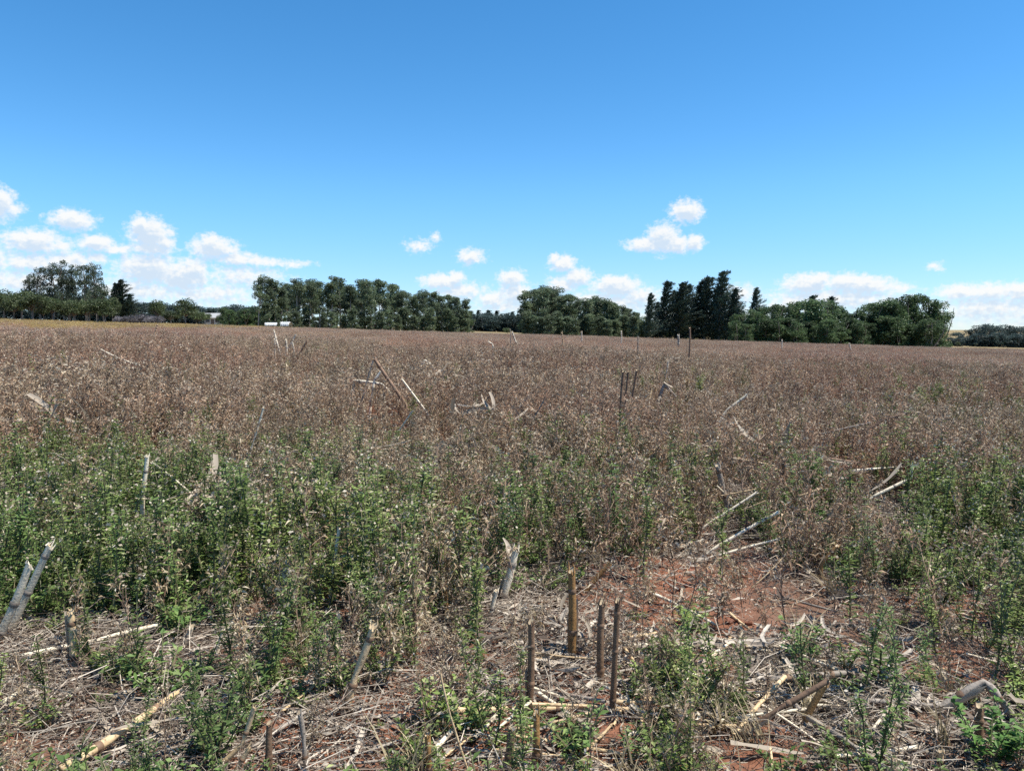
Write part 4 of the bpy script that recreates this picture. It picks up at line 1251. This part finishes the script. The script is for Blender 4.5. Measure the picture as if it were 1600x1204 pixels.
# litter, straw, clods on the soil
x, y, z, U, V, r = fan_points(1.9, 9., 34.)
soilness = np.zeros(len(r))
for cc, s_ in [((1060, 925), (100, 32)), ((1230, 975), (115, 32)), ((1470, 1045), (60, 18))]:
    soilness = np.maximum(soilness, blob(U, V, cc, s_))
k = RNG.uniform(0, 1, len(r)) < np.clip(1 - soilness * 1.5, 0.06, 1) * (.5 + .7 * vnoise(x, y, .6, 41))
n = int(k.sum())
s = RNG.uniform(.6, 1.2, n)
coarse = np.zeros(n)
for cc, s_, a_ in [((930, 950), (80, 60), .9), ((1080, 1040), (170, 50), 1), ((1280, 1090), (170, 60), .9), ((950, 1130), (160, 60), .6), ((1150, 860), (140, 50), .5), ((1430, 1090), (90, 30), .7), ((250, 1130), (160, 40), .2)]:
    coarse = np.maximum(coarse, a_ * blob(U[k], V[k], cc, s_))
scatter("maize_litter", np.stack([x, y, z], -1)[k], np.stack([RNG.normal(0, .04, n), RNG.normal(0, .04, n), RNG.uniform(0, 6.28, n)], -1), np.repeat(s[:, None], 3, 1), np.where(RNG.uniform(0, 1, n) < coarse, RNG.integers(4, 9, n), RNG.integers(0, 4, n)), collection_of("litter_kinds", litter_mesh), "dry shredded maize litter strewn over the soil", "litter")
x, y, z, U, V, r = fan_points(1.9, 7., 6.)
k = RNG.uniform(0, 1, len(r)) < vnoise(x, y, .5, 43)
n = int(k.sum())
scatter("straw_tufts", np.stack([x, y, z], -1)[k], rots(n, .3), np.repeat(RNG.uniform(.5, 1.2, n)[:, None], 3, 1), RNG.integers(0, 3, n), collection_of("straw_kinds", straw_mesh), "thin dry grass blades sticking up between litter", "grass")
x, y, z, U, V, r = fan_points(2., 8., 90.)
soil2 = np.zeros(len(r))
for cc, s_ in [((1060, 925), (140, 50)), ((1240, 975), (170, 50)), ((1480, 1045), (110, 36)), ((150, 1100), (200, 60)), ((900, 1000), (100, 60))]:
    soil2 = np.maximum(soil2, blob(U, V, cc, s_))
k = RNG.uniform(0, 1, len(r)) < .12 + .8 * soil2
n = int(k.sum())
s = .004 + .024 * RNG.uniform(0, 1, n) ** 4
scatter("soil_clods", np.stack([x, y, z + .002], -1)[k], rots(n, .4), np.repeat(s[:, None], 3, 1), RNG.integers(0, 4, n), collection_of("clod_kinds", clods), "crumbly red clods lying on the bare soil", "soil")

# ---------------------------------------------------------------- MAIZE HUSKS lying loose in the foreground
rngh = np.random.default_rng(77)
husk_meshes = [husk_blade(rngh, rngh.uniform(.16, .40), rngh.uniform(.022, .05), rngh.uniform(.1, .5)).mesh("husk", [M['husk']], True) for _ in range(9)]
def loose_husks(n, region, label, group):
    for k in range(n):
        for _ in range(40):
            u_, v_ = rngh.uniform(-20, 1620), rngh.uniform(880, 1200)
            w = max(a * math.exp(-.5 * (((u_ - c[0]) / s[0]) ** 2 + ((v_ - c[1]) / s[1]) ** 2)) for c, s, a in region)
            if rngh.uniform() < w: break
        p = at(u_, v_, .01)
        o = link("maize_husk", husk_meshes[int(rngh.integers(0, 9))], None, label, "husk", group)
        o.location = p; o.rotation_euler = (rngh.normal(0, .2), rngh.normal(0, .2), rngh.uniform(0, 6.28))
        s = rngh.uniform(.4, .85); o.scale = (s, s, s)
loose_husks(130, [((900, 960), (80, 50), 1), ((1050, 1040), (140, 45), 1), ((1280, 1080), (180, 50), 1), ((900, 1120), (150, 60), .8), ((400, 1140), (300, 50), .35), ((1500, 1090), (100, 40), .6), ((1150, 1150), (200, 40), .7), ((100, 1050), (150, 40), .3)],
            "dry pale maize husk lying loose on the ground", "loose maize husks")

def piece_mesh(seed, L, r_):
    rng = random.Random(seed); mb = MB(); pts, rad, x = [], [], 0.0
    nxt = rng.uniform(.04, .12); b1, b2 = rng.gauss(0, .06), rng.gauss(0, .04)
    while x < L:
        for q, k_ in (((x, 1.0),) if x < nxt else ((x - .006, 1.02), (x, 1.22), (x + .006, 1.04))):
            pts.append(np.array([q - L / 2, b1 * (q - L / 2) ** 2 * 4, b2 * (q - L / 2) ** 2 * 4])); rad.append(r_ * k_ * (1 - .25 * q / L))
        if x >= nxt: nxt = x + rng.uniform(.1, .17)
        x += .03
    tube(mb, pts, rad, 0, 6, True, r_ * rng.uniform(.5, 2.2))
    return mb.mesh("stalk_piece", [M[('s_pale', 's_tan', 's_grey')[seed % 3]]], True)
piece_meshes = [piece_mesh(i, .22 + .055 * (i % 7), .0055 + .0007 * (i % 5)) for i in range(12)]
for k in range(150):
    if k < 90: u_, v_ = rngh.uniform(-10, 1610), rngh.uniform(930, 1200)
    else: u_, v_ = rngh.uniform(-10, 1610), rngh.uniform(580, 900)
    if k < 90 and rngh.uniform() < .45: u_, v_ = rngh.normal(1130, 170), rngh.normal(1060, 60)
    up = .025 if v_ > 900 else float(np.interp(v_, [560, 700, 900], [.44, .30, .10]))
    p = at(u_, v_, up)
    o = link("stalk_piece", piece_meshes[int(rngh.integers(0, 12))], None, "thin broken maize stalk piece lying over litter" if v_ > 900 else "thin bleached stalk piece caught across weed tops", "stalk piece", "thin stalk pieces on litter" if v_ > 900 else "thin stalk pieces among weeds")
    t_ = .10 if v_ > 900 else .35
    o.location = p; o.rotation_euler = (0, rngh.normal(0, t_), rngh.uniform(0, 6.28))
    s_ = rngh.uniform(.7, 1.25) * (1.0 if v_ > 700 else 1.3); o.scale = (s_, s_, s_)

# ---------------------------------------------------------------- MAIZE STALKS
def stalk(label, P, wpx, mat, husks=0, flat=False, dy=None, cut=.45, group="maize stalks", roots=False, lift=.02):
    """P: photo pixels along the stalk; the first one stands on the ground. flat: every point lies on the ground"""
    if flat:
        Q = [at(u_, v_, lift) for u_, v_ in P]
    else:
        top = weed_top(P[0][1])
        a = at(P[0][0], P[0][1], top)
        Q = [a - np.array([0, 0, .03])]
        if top > .02:                         # carry on down to the soil behind the weeds
            n_ = at_depth(P[1][0], P[1][1], a[1] + (dy[0] if dy else 0.0))
            if n_[2] - a[2] > .12:
                ft = a - (n_ - a) / (n_[2] - a[2]) * top
                ft[:2] = a[:2] + np.clip(ft[:2] - a[:2], -.25, .25)
                ft[2] = float(ground(ft[0], ft[1])) - .03
                Q = [ft, a]
        for i, (u_, v_) in enumerate(P[1:]):
            dd = dy[i] if dy else 0.0
            Q.append(at_depth(u_, v_, a[1] + dd))
    dist = float(np.linalg.norm(Q[0] - np.array([0, 0, CAM_H])))
    rad = max(.0035, wpx * (.41 if dist < 6 else .52 if dist < 22 else .45) / F * dist)
    org = Q[0].copy()
    Q = [q - org for q in Q]
    o = empty("maize_stalk", org, label, "stalk", group)
    rng = random.Random(int(P[0][0] * 3 + P[0][1]))
    pp, rr_ = [], []
    nseg = len(Q) - 1
    for i in range(nseg):
        L = np.linalg.norm(Q[i + 1] - Q[i]); m = max(3, int(L / .045))
        wob = np.array([rng.gauss(0, .004), rng.gauss(0, .004), rng.gauss(0, .003)])
        for j in range(m + (1 if i == nseg - 1 else 0)):
            t = j / m
            pp.append(Q[i] + (Q[i + 1] - Q[i]) * t + wob * math.sin(t * math.pi) * (L / .3))
            f = (i + t) / nseg
            brk = .62 if (i > 0 and j == 0) else 1.0
            rr_.append(rad * (1.05 - .22 * f) * brk * rng.uniform(.97, 1.03))
    mb = MB()
    last = tube(mb, pp, rr_, 0, 8, True, rad * cut * rng.uniform(.6, 1.8))
    if flat or not roots:
        mb.f.append(np.array([[7, 6, 5, 4, 3, 2, 1, 0]])); mb.m.append(np.zeros(1))
    link("stem", mb.mesh("maize_stem", [M[mat]], True), o)
    pm = MB()
    c = last.mean(0)
    pm.add(np.concatenate([c + (last - c) * .98, [c - unit(pp[-1] - pp[-2]) * rad * .5]]), [[i, (i + 1) % 8, 8] for i in range(8)], 0)
    link("pith", pm.mesh("stalk_pith", [M['pith']], True), o)
    # swollen nodes
    acc, nxt, n_nodes = 0.0, rng.uniform(.05, .11), 0
    for i in range(1, len(pp) - 1):
        acc += float(np.linalg.norm(pp[i] - pp[i - 1]))
        if acc > nxt and n_nodes < 9:
            nxt = acc + rng.uniform(.11, .17); n_nodes += 1
            d_ = unit(pp[i + 1] - pp[i - 1]); r0_ = rr_[i]
            nm = MB()
            tube(nm, [pp[i] + d_ * q_ for q_ in (-.9 * r0_, -.35 * r0_, .1 * r0_, .6 * r0_)], [r0_ * 1.01, r0_ * 1.17, r0_ * 1.20, r0_ * 1.01], 0, 8)
            link("node", nm.mesh("stalk_node", [M['s_grey' if mat == 's_pale' else 's_brown']], True), o)
    # torn fibres at the broken end
    fm = MB()
    for k in range(5):
        v0 = last[(k * 3 + 1) % 8]
        d_ = unit(pp[-1] - pp[-2]) + np.array([rng.gauss(0, .25), rng.gauss(0, .25), rng.gauss(0, .25)])
        tube(fm, [v0 - unit(d_) * rad * .4, v0 + d_ * rad * rng.uniform(.3, 1.5)], [rad * .30, rad * .05], 0, 4)
    link("torn_fibre", fm.mesh("torn_fibre", [M[mat]]), o)
    if husks and not flat and len(pp) > 5:             # dry sheath still wrapped round the stem
        i0 = rng.randint(0, max(0, len(pp) // 2 - 2)); i1 = min(len(pp) - 1, i0 + rng.randint(3, 6))
        a0 = rng.uniform(0, 6.28); sm_ = MB(); V = []; kk = 7
        X = None
        for i in range(i0, i1 + 1):
            d_ = unit(pp[min(i + 1, len(pp) - 1)] - pp[max(i - 1, 0)])
            if X is None: X = unit(np.cross(d_, np.array([.31, .85, .42])))
            X = unit(X - d_ * np.dot(X, d_)); Y = np.cross(d_, X)
            t_ = (i - i0) / max(1, i1 - i0)
            for j in range(kk):
                an = a0 + (j / (kk - 1) - .5) * 4.2 * (1 - .55 * t_) * .75 + rng.gauss(0, .16)
                V.append(pp[i] + (X * math.cos(an) + Y * math.sin(an)) * rr_[i] * (1.12 + .55 * t_ * abs(j / (kk - 1) - .5) * 2 + .15 * t_ + rng.uniform(0, .12)) + d_ * rng.gauss(0, .005))
        sm_.add(V, [[q_ * kk + j, q_ * kk + j + 1, (q_ + 1) * kk + j + 1, (q_ + 1) * kk + j] for q_ in range(i1 - i0) for j in range(kk - 1)], 0)
        link("sheath", sm_.mesh("stalk_sheath", [M['husk']], True), o)
    for k in range(husks - 1 if husks < 3 else husks):
        i = int(len(pp) * rng.uniform(.25, .95)) if husks > 1 else int(len(pp) * .6)
        i = min(max(1, i), len(pp) - 2)
        hb = husk_blade(np.random.default_rng(abs(int(P[0][0])) * 13 + k), rng.uniform(.14, .30), max(.014, rad * 1.5), .9)
        h = link("husk", hb.mesh("stalk_husk", [M['husk']], True), o)
        d = unit(pp[i + 1] - pp[i - 1])
        out = unit(np.array([rng.gauss(0, 1), rng.gauss(0, 1), rng.uniform(-.05, .12) if flat else rng.uniform(-.9, .2)]) * .8 + d * rng.uniform(-.8, .8))
        Mx = Vector(out).to_track_quat('X', 'Z').to_matrix().to_4x4()
        h.matrix_local = Matrix.Translation(Vector(pp[i] + out * .1)) @ Mx
    if roots:
        for k in range(5):
            a_ = k * 1.256 + rng.uniform(-.3, .3)
            rm = MB()
            s_ = np.array([0, 0, .055])
            tube(rm, [s_, s_ + np.array([math.cos(a_) * .03, math.sin(a_) * .03, -.03]), s_ + np.array([math.cos(a_) * .055, math.sin(a_) * .055, -.085])], [.005, .0045, .003], 0, 5)
            link("root", rm.mesh("stalk_root", [M[mat]], True), o)
    return o

for a_, k_ in STALKS: stalk(*a_, **k_)

# ---------------------------------------------------------------- heaps of bleached husks caught in the weeds
def husk_heap(u_, v_, h, spread, n, label):
    p = at(u_, v_, h + (.10 if h > .1 else 0))
    o = empty("husk_heap", p, label, "husk heap", "bleached husk heaps in the field")
    for k in range(n):
        q = link("husk", husk_meshes[k % 9], o)
        q.location = (rngh.normal(0, spread), rngh.normal(0, spread * .6), rngh.uniform(-.06, .10))
        q.rotation_euler = (rngh.normal(0, .5), rngh.normal(0, .55), rngh.uniform(0, 6.28))
        q.scale = [rngh.uniform(.9, 1.6) * (1.0 if h > .1 else .34)] * 3
for args in [(785, 648, .36, .30, 16, "pale husk heap caught among brown weeds between A-shape and upright trio"), (828, 652, .34, .26, 10, "smaller husk heap just beside the larger pale one"), (718, 705, .26, .28, 18, "grey-white husk heap where green weeds thin out"),
             (700, 592, .42, .55, 14, "scattered pale husks beyond the A-shape"), (1012, 712, .22, .22, 12, "reddish tan husk heap below the upright trio"), (60, 652, .34, .45, 14, "dull grey husk heap far out near the picture's edge"),
             (1445, 612, .40, .5, 12, "bleached husk heap far out in tan weeds"), (1150, 690, .28, .35, 14, "white-flecked husk heap among the drier weeds"), (1318, 738, .20, .16, 12, "husks heaped in the shaded hollow under a dark stalk"), (880, 545, .28, .7, 10, "long husk drift before the short clump"),
             (400, 775, .22, .2, 12, "white husk scraps caught in the green weeds"), (870, 955, .03, .16, 22, "dense heap of grey husks behind the snapped stub"), (1060, 1000, .04, .22, 22, "pale husk heap at the near edge of bare soil"), (1240, 1090, .05, .22, 22, "largest husk heap under crossed brown stalks")]:
    husk_heap(*args)

# ---------------------------------------------------------------- notable single plants
def single(name, pair, mats_l, mats_s, u_, v_, s, label, cat):
    p = at(u_, v_)
    o = empty(name, p, label, cat, None, random.uniform(0, 6))
    o.scale = (s, s, s)
    if pair[0] is not None: link("stem", pair[0].mesh(name + "_stem", mats_s), o)
    link("foliage", pair[1].mesh(name + "_foliage", mats_l), o, kind="stuff")
MINT = [M['mint'], M['green_stem'], M['pale']]
DK = [M['dark_green'], M['green_stem'], M['pale']]
single("leafy_herb", herb(900, .22, 190, .038), GRN_M, STEM_G, 1252, 1040, 1.0, "bushy bright herb growing at the edge of bare red soil", "herb")
single("leafy_herb", herb(901, .24, 260, .036), MINT, STEM_G, 1545, 1200, 1.0, "broad-leaved light green herb under the folded bleached husk", "herb")
single("leafy_herb", herb(902, .20, 190, .034), MINT, STEM_G, 1590, 1200, 1.0, "broad-leaved herb cut by the picture's corner", "herb")
single("leafy_herb", herb(903, .16, 90, .045), GRN_M, STEM_G, 1075, 985, 1.0, "small herb growing on the bare red soil", "herb")
single("tall_weed", green_weed(910, .58, 22, 9, 10), GRN_M, STEM_G, 1412, 1150, .8, "tall narrow green weed standing alone over the husk heap", "weed")
single("tall_weed", green_weed(911, .52, 20, 10, 10), GRN_M, STEM_G, 1090, 1120, .8, "many-stemmed green weed beside the close upright stubs", "weed")
single("tall_weed", green_weed(912, .60, 24, 10, 14), DK, STEM_G, 1017, 765, 1., "dark green weed standing out above drier ones", "weed")
single("tall_weed", green_weed(913, .62, 24, 8, 10), DK, STEM_G, 553, 770, 1., "dark narrow weed rising at the edge of brown weeds", "weed")
single("tall_weed", green_weed(914, .62, 24, 8, 4), DK, STEM_G, 306, 580, 1.3, "dark green weed alone far out in brown weeds", "weed")
single("tall_weed", green_weed(915, .6, 24, 8, 4), DK, STEM_G, 90, 560, 1.2, "second dark green weed alone far out near the yellow strip", "weed")
gt = grass_tuft(920, .40, 34, .012, .45)
single("grass_clump", (None, gt), [M['dark_green']], None, 594, 975, 1., "dark blue-green grass clump behind the clawed stub", "grass")
gt = grass_tuft(921, .30, 26, .006, .7)
single("grass_clump", (None, gt), [M['straw_grass']], None, 640, 1030, 1., "thin yellowing grass clump beside the clawed stub", "grass")
